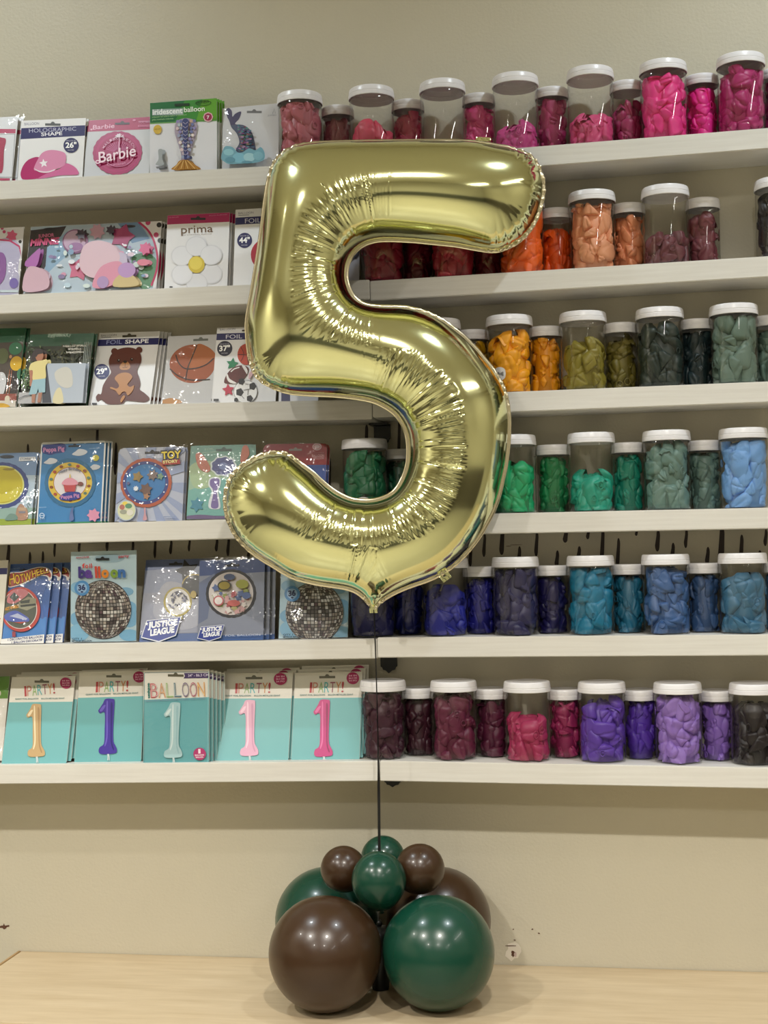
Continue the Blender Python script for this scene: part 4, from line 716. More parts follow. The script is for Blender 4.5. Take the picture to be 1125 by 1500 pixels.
# ------------------------------------------------------------------ jars
def jar_profiles(R, H):
    r = R*.957; zl = H-.0195
    body = [(r*.5, .0008), (r*.86, .0008), (r*.955, .0025), (r*.992, .007), (r, .013), (r, zl-.008), (r*.985, zl-.003), (r*.95, zl+.002), (r*.94, H-.004)]
    lid = [(R*.985, H-.0195), (R*1.0, H-.0185), (R*.998, H-.012), (R*.985, H-.0115), (R*.985, H-.0105), (R*.992, H-.010), (R*.972, H-.0035), (R*.955, H-.0012), (R*.92, H), (R*.86, H), (R*.85, H-.0008), (R*.3, H-.0008), (.0002, H-.0008)]
    return body, lid
LATEX = {}
def latex(hexc):
    if hexc not in LATEX:
        mt = mat(hexc, .42, spec=.4, name='latex_' + hexc.strip('#')); LATEX[hexc] = mt
    return LATEX[hexc]
def crumple(R, H, fill, seed, big=1.):
    r = np.random.default_rng(seed); Rin = R*.957-.0016; hz = .004+(H-.027)*fill
    V, Fc = [], []
    def push(v, f): b = sum(len(a) for a in V); V.append(v); Fc.extend([tuple(b+i for i in q) for q in f])
    N = int((36 if R > .04 else 25)*(.35+.65*fill)); nt_, rad = 36, np.array([0, .14, .28, .42, .55, .67, .77, .86, .94, 1., 1.0]); nr = len(rad)
    tt = np.arange(nt_)*2*math.pi/nt_; gridp = [(j*nt_+i, j*nt_+(i+1) % nt_, (j+1)*nt_+(i+1) % nt_, (j+1)*nt_+i) for j in range(nr-1) for i in range(nt_)]
    nu, nv = 21, 17
    a, b = np.meshgrid(np.linspace(-1, 1, nu), np.linspace(-1, 1, nv)); grid = [(j*nu+i, j*nu+i+1, (j+1)*nu+i+1, (j+1)*nu+i) for j in range(nv-1) for i in range(nu-1)]
    for k in range(N):
        S = r.uniform(.020, .040)*(1 if R > .04 else .8)
        ph = r.uniform(0, 6.28); t0 = 2*math.pi*((k*.618034) % 1)+r.uniform(-.2, .2)
        z0 = .006 + (hz-.012)*(k+.5)/N + r.uniform(-.010, .010)
        nc = r.integers(3, 6); ca = np.sort(r.uniform(0, 2*math.pi/nc*.75, nc)+np.arange(nc)*2*math.pi/nc)          # corners of a folded sheet
        cr_ = r.uniform(.8, 1.25, nc); cx_, cy_ = cr_*np.cos(ca), cr_*np.sin(ca)
        prof = np.full(nt_, 9.)
        for q in range(nc):
            x1, y1, x2, y2 = cx_[q], cy_[q], cx_[(q+1) % nc], cy_[(q+1) % nc]; ex, ey = x2-x1, y2-y1
            den = np.cos(tt)*ey-np.sin(tt)*ex; t_ = np.where(np.abs(den) > 1e-6, (x1*ey-y1*ex)/den, 9.); prof = np.where((t_ > 0) & (t_ < prof), t_, prof)
        prof = np.minimum(prof, 1.15); bow = r.uniform(.15, .6); prof = prof*(1-bow)+bow*(.25*np.roll(prof, 1)+.25*np.roll(prof, -1)+.25*np.roll(prof, 2)+.25*np.roll(prof, -2))
        asp = r.uniform(.65, 1.); x = (rad[:, None]*prof*np.cos(tt)*S); y = rad[:, None]*prof*np.sin(tt)*S*asp
        fa = r.uniform(0, 6.28); nx_, ny_ = math.cos(fa), math.sin(fa); e = (nx_*x+ny_*y)/S
        hgt = -r.uniform(.001, .0055)*np.abs(e-r.uniform(-.4, .4)) + r.uniform(-.005, .005)*(ny_*x-nx_*y)/S
        fb = r.uniform(0, 6.28); e2 = (math.cos(fb)*x+math.sin(fb)*y)/S; hgt = hgt - r.uniform(.001, .005)*np.maximum(0, e2-r.uniform(-.1, .4)) + r.uniform(.0, .0008)*np.sin(e2*r.uniform(6, 14)+e*3)
        for _ in range(2): fb = r.uniform(0, 6.28); e3 = (math.cos(fb)*x+math.sin(fb)*y)/S-r.uniform(-.5, .5); hgt = hgt - r.uniform(.0010, .0034)*np.exp(-(e3/.07)**2) - r.uniform(0, .0022)*np.abs(e3)
        hgt = hgt - r.uniform(.007, .012)*rad[:, None]**r.uniform(5, 9) + .0009*(np.abs(rad[:, None]-.96) < .05); hgt[-1] -= .006
        u = math.cos(ph)*x-math.sin(ph)*y; w_ = math.sin(ph)*x+math.cos(ph)*y
        rho = Rin + .0014 - r.uniform(.0, 1.)**1.3*.0060 + hgt
        rho = np.where(rho > Rin, Rin-.12*np.minimum(rho-Rin, .004), rho)
        th = t0+u/Rin; z = np.clip(z0+w_, .0022, hz+.014 if fill < .97 else H-.023)
        over = np.maximum(0, (z0+w_)-hz); rho = np.maximum(rho-over*.5, Rin*.25)
        push(np.stack([rho*np.cos(th), rho*np.sin(th), z], -1).reshape(-1, 3), gridp)
    for k in range(3 if R > .04 else 2):          # rolled necks
        t0, z0 = r.uniform(0, 2*math.pi), r.uniform(.012, max(.014, hz-.01)); rr, tr = r.uniform(.0048, .0075), .0011; ax = r.uniform(.5, 1.)
        v = []; f = []
        for i in range(18):
            for j in range(7):
                A_, B_ = 2*math.pi*i/18, 2*math.pi*j/7; q = rr+tr*math.cos(B_)
                uu, ww, dd = q*math.cos(A_)*ax, q*math.sin(A_), tr*math.sin(B_); rad = Rin+.0004+dd; tt = t0+uu/Rin
                v.append((rad*math.cos(tt), rad*math.sin(tt), z0+ww)); f.append((i*7+j, ((i+1) % 18)*7+j, ((i+1) % 18)*7+(j+1) % 7, i*7+(j+1) % 7))
        push(np.array(v), f)
    prof = [(Rin*.72, .002), (Rin*.74, hz*.5), (Rin*.72, max(hz-.012, .004)), (Rin*.5, hz-.004), (.001, hz-.002)]
    v, f = lathe(prof, 24); push(np.array(v), f)
    for k in range(8 if fill < .97 else 4):       # lumps heaped on top
        q = r.uniform(0, Rin*.6); t0 = r.uniform(0, 6.28); L, W = r.uniform(.016, .028)*(R/.0455), r.uniform(.010, .018)*(R/.0455); ph = r.uniform(0, 6.28); hgt = r.uniform(.006, .018) if fill < .97 else .003
        x, y = a*L*(1-.12*b**4), b*W*(1-.12*a**4); u, w_ = math.cos(ph)*x-math.sin(ph)*y + q*math.cos(t0), math.sin(ph)*x+math.cos(ph)*y + q*math.sin(t0)
        z = hz-.010+hgt*(1-.7*a*a-.9*b*b)+.0022*np.sin(4*b+3*a+k); rad = np.hypot(u, w_); s = np.minimum(1, (Rin-.001)/np.maximum(rad, 1e-6))
        push(np.stack([u*s, w_*s, np.maximum(z, .002)], -1).reshape(-1, 3), grid)
    return np.concatenate(V), Fc
BIG, SML = (.0455, .150, -.0762), (.0330, .132, -.0362)
PROTO = {}
def make_jar(size):
    R, H, _ = BIG if size == 'large' else SML
    if size not in PROTO:
        body, lid = jar_profiles(R, H); v, f = lathe(body, 64); v2, f2 = lathe(lid, 64); f2 = [q for q in f2 if len(q) == 4]
        mb = bpy.data.meshes.new('jar_body'); mb.from_pydata(v, [], f); mb.materials.append(M_PET); mb.polygons.foreach_set('use_smooth', [len(p.vertices) == 4 for p in mb.polygons])
        ml = bpy.data.meshes.new('lid'); ml.from_pydata(v2, [], f2); ml.materials.append(M_LID); ml.polygons.foreach_set('use_smooth', [True]*len(ml.polygons)); ml.set_sharp_from_angle(angle=.6)
        PROTO[size] = (mb, ml)
    return PROTO[size]
ROWS = [
 [('L', 439, 1, 'dusty rose', '#b4626f'), ('S', 494, 1, 'dark mauve rose', '#93505e'), ('L', 544, .55, 'coral pink', '#cc4862'), ('S', 597, 1, 'raspberry red', '#b23a5c'), ('L', 648, .07, 'few pink', '#e2609a'),
  ('S', 701, 1, 'bubblegum pink', '#dc4a8c'), ('L', 755, .36, 'orchid pink', '#c24486'), ('S', 808, 1, 'berry pink', '#a83466'), ('L', 865, .42, 'rose pink', '#d04c7e'), ('S', 918, .8, 'deep rose', '#a43062'),
  ('L', 972, 1, 'bright hot pink', '#ea3a8c'), ('S', 1028, 1, 'neon pink', '#f22a96'), ('L', 1086, 1, 'magenta', '#aa2468'), ('S', 1142, 1, 'dark magenta', '#8a1850')],
 [('L', 559, 1, 'crimson', '#a0223e'), ('S', 610, 1, 'dark crimson', '#80102c'), ('L', 662, 1, 'brick red', '#b42c40'), ('S', 713, 1, 'deep red', '#8c142a'), ('L', 763, 1, 'orange', '#f0641e'), ('S', 814, .8, 'burnt orange', '#e2520c'),
  ('L', 867, 1, 'peach', '#e8a078'), ('S', 920, 1, 'apricot', '#e28c60'), ('L', 974.5, .38, 'dark plum', '#68363e'), ('S', 1029, .85, 'chestnut', '#70363e'), ('L', 1141, .9, 'black', '#241f23')],
 [('L', 641, 1, 'yellow', '#e0b020'), ('S', 692, 1, 'mustard', '#c89a14'), ('L', 746, .86, 'golden yellow', '#f2a416'), ('S', 799, 1, 'amber', '#ee9c10'), ('L', 854, .68, 'olive', '#857a2c'), ('S', 909, .92, 'dark olive', '#6e6426'),
  ('L', 966.5, .86, 'slate green', '#26332f'), ('S', 1020, 1, 'dark teal', '#1a2c30'), ('L', 1075, 1, 'grey green', '#647a6e'), ('S', 1129, 1, 'pale grey green', '#60766a')],
 [('L', 534, 1, 'forest green', '#1f6b48'), ('S', 588, 1, 'dark forest green', '#17523c'), ('L', 751, .68, 'emerald', '#20a66c'), ('S', 810, 1, 'leaf green', '#1f824e'), ('L', 866, .52, 'sea green', '#1d977e'), ('S', 919, 1, 'jade', '#14826c'),
  ('L', 976.5, .92, 'sage', '#66847c'), ('S', 1031, 1, 'muted sage', '#627e76'), ('L', 1089, 1, 'light blue', '#74a4de')],
 [('L', 545, 1, 'navy', '#1e205c'), ('S', 598, 1, 'deep royal blue', '#172278'), ('L', 652, .66, 'royal blue', '#282e94'), ('S', 702, 1, 'dark royal blue', '#212280'), ('L', 755, 1, 'smoky navy', '#2a2850'), ('S', 809, 1, 'midnight blue', '#17134a'),
  ('L', 865, 1, 'turquoise', '#1c7496'), ('S', 920, 1, 'dark turquoise', '#1c6482'), ('L', 975, 1, 'denim blue', '#3e6094'), ('S', 1030, 1, 'dark denim', '#385684'), ('L', 1088, .78, 'dusty blue', '#406f8e'), ('S', 1142, 1, 'slate blue', '#325a7a')],
 [('L', 561, 1, 'dark maroon', '#3e1c2c'), ('S', 613, 1, 'deep maroon', '#381422'), ('L', 664.5, .93, 'burgundy', '#5e203a'), ('S', 719, 1, 'dark burgundy', '#521834'), ('L', 772, .6, 'raspberry', '#a03058'), ('S', 827, 1, 'dark raspberry', '#902454'),
  ('L', 881.5, .86, 'violet', '#5e3ea4'), ('S', 937, 1, 'purple', '#5230a0'), ('L', 992.5, 1, 'lilac', '#9070be'), ('S', 1049, 1, 'lavender', '#8462b8'), ('L', 1104, .78, 'charcoal', '#262022'), ('S', 1160, 1, 'near black', '#1c1a1c')],
]
LIDY = [130, 290, 470, 645, 825, 1005]
SHN = ['top shelf', 'second shelf', 'third shelf', 'fourth shelf', 'fifth shelf', 'bottom shelf']
nj = 0
for row, items in enumerate(ROWS):
    for sz, px, fill, cname, hexc in items:
        size = 'large' if sz == 'L' else 'small'; R, H, yc = BIG if sz == 'L' else SML
        X = P(px, LIDY[row]+12, yc)[0]; z = max(shelf_z(row, X-R*.7), shelf_z(row, X+R*.7))
        if (X-R*.9) < XJ < X+R*.9: z = max(ZL[row](X-R), ZR[row](X), ZL[row](XJ), ZR[row](X+R))
        rot = rng.uniform(0, 6.28)
        t = empty('balloon_jar', (X, yc, z), f'{size} clear jar with white lid holding {cname} balloons on the {SHN[row]}', 'jar', f'{size} lidded jars on the shelves'); t.rotation_euler.z = rot
        mb, ml = make_jar(size)
        for nm, me in (('jar_body', mb), ('lid', ml)):
            o = bpy.data.objects.new(nm, me); COL.objects.link(o); o.parent = t
        nj += 1
        if (row, px) in ((2, 746), (3, 534)):
            off, zc, wa, hh_ = (-.42, .036, .30, .013) if row == 2 else (.07, .020, .36, .016); lv, lf = [], []; rr_ = R*.957+.0004; a0 = -math.pi/2+off-rot
            for i in range(25):
                q = -1+2*i/24; e_ = math.sqrt(max(0, 1-q*q))**.7
                for sg in (1, -1): lv.append((rr_*math.cos(a0+q*wa), rr_*math.sin(a0+q*wa), zc+sg*hh_*e_))
                if i: lf.append((2*i-2, 2*i, 2*i+1, 2*i-1))
            n0 = len(lf)
            for i in range(6):
                q = -.6+i*.22; b_ = len(lv); r2 = rr_+.0002; h_ = .0022+.0012*(i % 3)
                for (q2, z2) in ((q, -h_), (q+.13, -h_), (q+.13, h_*.8), (q, h_*.8)): lv.append((r2*math.cos(a0+q2*wa), r2*math.sin(a0+q2*wa), zc+z2))
                lf.append((b_, b_+1, b_+2, b_+3))
            link_mesh('paper_label', lv, lf, [mat('#e6e2e0', .6), mat('#1a181a', .6)], t, idx=[0]*n0+[1]*6)['label'] = 'white oval paper label'
        v, f = crumple(R, H, fill, 100+nj)
        o = link_mesh('latex_balloons', v, f, latex(hexc), smooth=True, loc=(X, yc, z)); o.rotation_euler.z = rot
        how = 'packed' if fill > .9 else 'heaped' if fill > .3 else 'lying'
        tag(o, f'{cname} uninflated latex balloons {how} inside the {size} jar on the {SHN[row]}', 'uninflated balloons', 'uninflated balloons in jars', 'stuff')
print('jars', nj, round(time.time()-T0, 1))

# ------------------------------------------------------------------ counter
ZC = P(562, 1407.5, 0)[2]
def PZ(px, py, z): d_ = ray(px, py); return CAM + d_*((z-CAM[2])/d_[2])
YF = PZ(20, 1499, ZC)[1]; XC0 = P(27, 1390.5, -.002)[0]
zl, zr = P(40, 1391.5, 0)[2], P(1120, 1425, 0)[2]
ZC = (zl+zr)/2
t = empty('shop_counter', (0, YF/2, 0), 'pale maple shop counter standing against the shelf wall', 'counter')
bm = bmesh.new(); box(bm, XC0+.006, 1.9, YF/2*-1+YF, -YF/2-.001, ZC-.036, ZC, .0015); bm_obj('worktop', bm, M_WOOD, t)
bm = bmesh.new(); box(bm, XC0-.001, XC0+.0055, YF/2*-1+YF, -YF/2-.001, ZC-.036, ZC+.0006, .001); bm_obj('edge_band', bm, M_WOODE, t)
bm = bmesh.new(); box(bm, XC0+.04, 1.86, YF/2*-1+YF+.06, -YF/2-.002, .001, ZC-.0365); bm_obj('base_cabinet', bm, M_SHELF, t)
print('counter z', ZC, 'front', YF, 'zl zr', zl, zr)

# ------------------------------------------------------------------ balloon cluster
def balloon_mesh(n=48, m=28):
    v = []; f = []
    for j in range(m+1):
        a = math.pi*j/m; r = math.sin(a); z = math.cos(a)
        if z < 0: r *= 1-.10*(-z)**1.5; z *= 1.06
        for i in range(n): v.append((r*math.cos(2*math.pi*i/n), r*math.sin(2*math.pi*i/n), z))
    for j in range(m):
        for i in range(n): f.append((j*n+i, (j+1)*n+i, (j+1)*n+(i+1) % n, j*n+(i+1) % n))
    me = bpy.data.meshes.new('latex_skin'); me.from_pydata(v, [], f); me.polygons.foreach_set('use_smooth', [True]*len(f)); return me
def knot_mesh():
    v, f = lathe([(.10, 0), (.05, -.05), (.035, -.09), (.06, -.12), (.095, -.16), (.10, -.165), (.07, -.15), (.01, -.12)], 16); me = bpy.data.meshes.new('knot'); me.from_pydata(v, [], [q for q in f if len(q) == 4]); me.polygons.foreach_set('use_smooth', [True]*len(me.polygons)); return me
M_BROWN = mat('#3a2616', .3, spec=.5, name='brown_latex', coat=.12); M_GREEN = mat('#0d3d2e', .27, spec=.5, name='dark_green_latex', coat=.12)
BM, KM = balloon_mesh(), knot_mesh()
AX = None
def latex_balloon(pos, r, sy, mt, label, axis):
    t = empty('latex_balloon', tuple(pos), label, 'balloon', 'balloons of the weight cluster')
    q = Vector(axis).to_track_quat('-Z', 'Y'); t.rotation_mode = 'QUATERNION'; t.rotation_quaternion = q
    me = BM.copy(); me.materials.append(mt); o = bpy.data.objects.new('balloon_skin', me); COL.objects.link(o); o.parent = t; o.scale = (r, r, r*sy)
    me = KM.copy(); me.materials.append(mt); k = bpy.data.objects.new('knot', me); COL.objects.link(k); k.parent = t; k.location = (0, 0, -r*sy*1.04); k.scale = (r if r < .06 else r*.6,)*3
def on_counter(cx, cy, R, squash=1.):
    d_ = ray(cx, cy); lo, hi = 1.8, 3.2
    for _ in range(50):
        k = (lo+hi)/2; p = CAM+d_*k; r = R*k/F
        if p[2]-r*squash > ZC: lo = k
        else: hi = k
    return CAM+d_*k, R*k/F
bf, rbf = on_counter(476.5, 1396.5, 83); gf, rgf = on_counter(642, 1395, 82.5)
gb, rgb = on_counter(479.5, 1348, 76.5); bb, rbb = on_counter(642.5, 1348, 76.5)
print('balls', bf, rbf, gf, rgf, gb, rgb, bb, rbb)
YAX = (bf[1]+gb[1])/2
cen = (bf+gf+gb+bb)/4
def toward(p): return (cen[0]-p[0], cen[1]-p[1], .03)
for p, r, mt, lb in ((bf, rbf, M_BROWN, 'big brown balloon in front, resting on the counter beside the big green one'), (gf, rgf, M_GREEN, 'big dark green balloon in front, resting on the counter'),
                     (gb, rgb, M_GREEN, 'big dark green balloon peeking out behind the big brown one'), (bb, rbb, M_BROWN, 'big brown balloon peeking out behind the big green one')):
    latex_balloon(p, r, 1.0, mt, lb, toward(p))
def sball(cx, cy, R, Y, mt, lb, sy=1.):
    p = P(cx, cy, Y); r = R*depth(p)/F; latex_balloon(p, r, sy, mt, lb, (cen[0]-p[0], cen[1]-p[1], -.08)); return p
sball(503, 1273, 33.5, YAX-.005, M_BROWN, 'small brown balloon on the cluster beside the ribbon, above the big brown one')
sball(615, 1273, 36.5, YAX-.005, M_BROWN, 'small brown balloon on the cluster above the big green one')
sball(561, 1257, 32.5, YAX+.062, M_GREEN, 'small dark green balloon at the back of the cluster behind the ribbon')
pf = P(555, 1290, YAX-.062); rf = 40*depth(pf)/F
latex_balloon(pf, rf, 1.07, M_GREEN, 'small dark green balloon in front of the ribbon on top of the cluster', (.02, .25, -1.))

wp = PZ(559, 1452, ZC); t = empty('shade_filler', (wp[0]-.004, YAX+.02, ZC), 'added dark filler standing for the shade in the gap between the big balloons', 'shade filler')  # added body, its dark colour stands for the shade between the big balloons
v, f = lathe([(.015, .0005), (.016, .004), (.019, .03), (.020, .10), (.014, .116), (.001, .118)], 28); link_mesh('filler_body', v, f, mat('#101210', .4, name='dark_gap_filler'), t, smooth=True)
v, f = lathe([(.004, .117), (.006, .122), (.004, .128), (.001, .129)], 14); link_mesh('filler_tip', v, f, mat('#101210', .4), t, smooth=True)

# ------------------------------------------------------------------ the foil five
OUT = [(400, 236), (411, 224), (423, 216), (436, 211), (450, 208.5), (467, 207), (492, 206), (520, 205.2), (553, 204.6), (587, 204.4), (620, 204), (653, 204), (680, 204.5), (700, 206), (716, 208.5), (729, 211), (743, 213), (756, 217), (767, 220.5), (776, 225), (783.5, 231.5), (789, 239),
       (793, 247), (796, 256), (798.5, 267), (799, 279), (797, 294), (793, 309), (788.5, 321), (782, 333), (774, 344), (764, 353.5), (753, 361), (742, 366), (731, 369.5), (719, 370.5), (698, 367.5), (681, 364.5), (667, 362), (648, 360), (631, 358.3), (608, 356), (587, 354.7), (573, 354.2), (560, 354.3),
       (549, 355.8), (538, 359), (529.5, 363.5), (522, 370), (516.5, 377), (513, 385), (510.6, 393), (510, 402), (510.6, 411), (513, 420), (517, 428.5), (522.5, 436), (529.5, 441), (538, 444.3), (553, 446.3), (569, 447), (581, 447), (592, 447.6), (602, 449), (613, 451.5), (627, 456), (640, 462), (654, 470), (667, 480), (681, 491),
       (693, 503), (703, 513.5), (712, 525), (723, 538), (731, 551), (737, 561), (742, 573), (745.5, 587), (747.5, 601), (748.5, 616), (748.3, 632), (747.5, 650), (745.5, 668), (743, 686), (739, 703), (735, 721), (729.5, 739), (722.5, 755.5), (714, 771), (704, 788), (692, 804), (679.5, 818), (666, 830.5), (653, 839.5), (639, 847.5), (622, 854.5), (604, 860.5), (590, 866), (577, 872),
       (566, 878.5), (557, 885), (552, 891), (547.5, 895), (543, 891), (537.5, 884), (528, 874.5), (518, 868), (505, 864), (486, 861), (466, 858), (448, 854), (430, 849), (414, 841), (399, 831.5), (383, 822), (368, 811.5), (356, 801), (345.5, 789.5), (338, 777), (332, 764), (328.5, 751), (327, 738), (327.5, 724), (330, 711),
       (334.5, 700), (341, 690.5), (349.5, 682), (359, 675.5), (369.5, 669), (381, 664.5), (396, 661), (412, 660.5), (424, 664), (434, 671), (447, 681), (461, 691.5), (472, 702), (483, 711.5), (493.5, 719), (505, 725), (518, 729.5), (532, 731), (546, 730.5), (559, 727.5), (569, 723), (577, 716.5), (584.5, 706), (590, 694), (593.5, 683), (595.3, 671), (595.5, 656),
       (594, 641), (590.5, 629.5), (585.5, 619.5), (577.5, 609), (568, 601.5), (557.5, 595.5), (546, 590.5), (535, 587.8), (523, 585.8), (506, 583.6), (488, 582), (472, 581.2), (457, 580.6), (443, 579.8), (430, 578.6), (418.5, 576.5), (408, 573), (397, 569), (388, 564), (380.5, 559), (374, 552.5), (369, 544), (365.5, 533.5), (362.5, 520), (360.5, 504), (359, 487), (359, 469), (362, 449), (366, 429), (370, 404), (374, 380), (378, 353), (381.5, 327), (384.5, 302), (388, 278), (391, 262), (395, 248)]
pc = P(555, 560, YAX); dirh = np.array([CAM[0]-pc[0], CAM[1]-pc[1], 0]); N5 = dirh/np.linalg.norm(dirh); U5 = np.array([-N5[1], N5[0], 0]); U5 = U5 if U5[0] > 0 else -U5; V5 = np.array([0, 0, 1.])
def to5(px, py):
    d_ = ray(px, py); k = np.dot(pc-CAM, N5)/np.dot(d_, N5); q = CAM+d_*k-pc; return np.array([np.dot(q, U5), np.dot(q, V5)])
S5 = depth(pc)/F                                  # metres per picture pixel at the balloon
out = np.array([to5(*p) for p in OUT])/S5         # balloon plane, in units of about one picture pixel
crv = catmull(out, 10); seg = np.linalg.norm(np.roll(crv, -1, 0)-crv, axis=1); cum = np.concatenate([[0], np.cumsum(seg)]); TOT = cum[-1]
NB = int(TOT/2.0); ss = np.arange(NB)*TOT/NB; cl = np.vstack([crv, crv[:1]])
ring0 = np.stack([np.interp(ss, cum, cl[:, i]) for i in (0, 1)], 1)
for _ in range(3): ring0 = .25*np.roll(ring0, 1, 0)+.5*ring0+.25*np.roll(ring0, -1, 0)
area = .5*np.sum(ring0[:, 0]*np.roll(ring0[:, 1], -1)-np.roll(ring0[:, 0], -1)*ring0[:, 1])
tan = np.roll(ring0, -1, 0)-np.roll(ring0, 1, 0); tan /= np.linalg.norm(tan, axis=1)[:, None]
nrm = np.stack([tan[:, 1], -tan[:, 0]], 1)*(1 if area > 0 else -1)       # pointing out of the shape
ang = np.unwrap(np.arctan2(tan[:, 1], tan[:, 0])); kap = (np.roll(ang, -6)-np.roll(ang, 6)); kap[:6] = kap[6]; kap[-6:] = kap[-7]; kap = kap/(12*TOT/NB)*(1 if area > 0 else -1)
kn = np.ones(25)/25; kaps = np.convolve(np.concatenate([kap[-12:], kap, kap[:12]]), kn, 'valid')
FL = 4.2
body = ring0-nrm*FL
# smooth away any fold the inset made
for _ in range(2): body = .25*np.roll(body, 1, 0)+.5*body+.25*np.roll(body, -1, 0)
def inside(pts, poly):
    x, y = pts[:, 0], pts[:, 1]; c = np.zeros(len(pts), bool); n = len(poly)
    for i in range(n):
        x1, y1 = poly[i]; x2, y2 = poly[(i+1) % n]
        if y1 == y2: continue
        k = (y1 > y) != (y2 > y); c ^= k & (x < (x2-x1)*(y-y1)/(y2-y1)+x1)
    return c
kd = kdtree.KDTree(NB)
for i, p in enumerate(body): kd.insert((p[0], p[1], 0), i)
kd.balance()
PITCH5 = 1.75
lo, hi = body.min(0), body.max(0); pts = []
ys = np.arange(lo[1], hi[1], PITCH5*.866)
for j, y in enumerate(ys):
    xs = np.arange(lo[0]+(j % 2)*PITCH5*.5, hi[0], PITCH5); pts.append(np.stack([xs, np.full(len(xs), y)], 1))
pts = np.concatenate(pts); pts = pts[inside(pts, body)]
near = np.array([kd.find((p[0], p[1], 0))[2] for p in pts]); pts = pts[near > 2.4]
rings = [body-nrm*dd for dd in (.15, .5, 1.1)]
rings = [r[inside(r, body)] for r in rings]; rings = [r[np.array([kd.find((p[0], p[1], 0))[2] for p in r]) > dd*.8] for r, dd in zip(rings, (.15, .5, 1.1))]
allp = np.concatenate([body]+rings+[pts])
edges = [(i, (i+1) % NB) for i in range(NB)]
res = delaunay_2d_cdt([Vector(p) for p in allp], edges, [], 1, 1e-5)
vv = np.array([tuple(v) for v in res[0]]); tri = np.array([tuple(f) for f in res[2]]); orig = [o[0] if o else -1 for o in res[3]]
print('cdt', len(vv), len(tri), round(time.time()-T0, 1))
bnd = np.array([0 <= o < NB for o in orig])
# inflation: membrane heights from a Poisson problem on this mesh
p0, p1, p2 = vv[tri[:, 0]], vv[tri[:, 1]], vv[tri[:, 2]]
ar = .5*np.abs((p1[:, 0]-p0[:, 0])*(p2[:, 1]-p0[:, 1])-(p2[:, 0]-p0[:, 0])*(p1[:, 1]-p0[:, 1]))+1e-9
g = [(p1-p2), (p2-p0), (p0-p1)]; I, J, W = [], [], []
for a in range(3):
    for b in range(3):
        I.append(tri[:, a]); J.append(tri[:, b]); W.append((g[a]*g[b]).sum(1)/(4*ar))
I, J, W = np.concatenate(I), np.concatenate(J), np.concatenate(W); n5 = len(vv)
rhs = np.zeros(n5); np.add.at(rhs, tri.ravel(), np.repeat(ar/3, 3)); free = ~bnd; rhs[~free] = 0
mul = lambda x: np.bincount(I, W*x[J], minlength=n5)*free
dg = np.bincount(I[I == J], W[I == J], minlength=n5); dg[dg < 1e-9] = 1
x = np.zeros(n5); r_ = rhs.copy(); z_ = r_/dg*free; p_ = z_.copy(); rz = r_@z_
for it in range(1500):
    Ap = mul(p_); al = rz/(p_@Ap); x += al*p_; r_ -= al*Ap; z_ = r_/dg*free; rn = r_@z_
    if rn < 1e-10*abs(rhs@rhs): break
    p_ = z_+(rn/rz)*p_; rz = rn
h = .95*np.sqrt(np.maximum(2*x, 0))
print('poisson', it, 'max h', h.max(), round(time.time()-T0, 1))
ni = np.array([kd.find((p[0], p[1], 0))[1:] for p in vv]); near, dist = ni[:, 0].astype(int), ni[:, 1]
def along(pt, i):                                  # exact arc length and distance on the outline near node i
    best = None
    for j in (i-1, i):
        A_, B_ = body[j % NB], body[(j+1) % NB]; d_ = B_-A_; t_ = min(1, max(0, np.dot(pt-A_, d_)/np.dot(d_, d_))); q_ = A_+d_*t_-pt; dd = math.hypot(*q_)
        if best is None or dd < best[1]: best = ((j+t_)*TOT/NB, dd)
    return best
kvb = -kaps; isc = np.where(kvb > .0035)[0]
kc = kdtree.KDTree(len(isc))
for q_, i in enumerate(isc): kc.insert((body[i][0], body[i][1], 0), int(i))
kc.balance()
pr = np.array([along(p, int(i)) for p, i in zip(vv, near)]); sarc, dist = pr[:, 0], pr[:, 1]
ic = np.array([kc.find((p[0], p[1], 0))[1] for p in vv]); pc2 = np.array([along(p, int(i)) for p, i in zip(vv, ic)]); sc, dc = pc2[:, 0], pc2[:, 1]
def sstep(a, b, t): t = np.clip((t-a)/(b-a), 0, 1); return t*t*(3-2*t)
kcv = kvb[ic]; conc = sstep(.0035, .011, kcv); conv = sstep(.004, .016, -kvb[near])
past = 1-sstep(2, 26, dc-dist)
win = sstep(22, 44, dc)*past*conc
ri = np.sin(sc*.31)+np.sin(sc*.173+1.)
rib = .40*np.cos(2*np.pi*sc/2.9+.3*np.sin(sc*.21))*win*(.75+.25*ri)
cr = sc/15.+.25*np.sin(sc*.29)+.2*np.sin(sc*.09); ph_ = np.abs(cr-np.round(cr))*15*np.clip(1+dc*kcv, 1, 4)        # px from the nearest crease, at this distance out
rc = np.random.default_rng(4).uniform(.25, 1., 400)[np.round(cr).astype(int) % 400]
groove = -rc*2.1*np.exp(-(ph_/1.9)**2)*sstep(4, 24, dc)*past*conc + rc*.7*np.exp(-((ph_-4.2)/2.2)**2)*sstep(4, 24, dc)*past*conc
s1 = np.sin(sarc*.05)*1.7+np.sin(sarc*.123)
scal = ((1-2*np.abs(np.sin(np.pi*sarc/18.+s1*.5))**.7)*-2.2+.5*np.cos(2*np.pi*sarc/6.3+2*s1)*np.exp(-dist/8))*np.exp(-(dist/17.)**1.6)*conv*sstep(0, 2, dist)
fine = .30*np.cos(2*np.pi*sarc/4.6)*np.exp(-((dist-10)/9.)**2)*(.25+conv)*(1-conc*past)
hh = np.maximum(h+rib+groove+scal+fine*.6, 0)*(~bnd)
NV = len(vv)
V3 = lambda q, hgt: pc+(U5*q[0]+V5*q[1])*S5+N5*hgt*S5
Pxy = pc+(vv[:, :1]*U5+vv[:, 1:]*V5)*S5
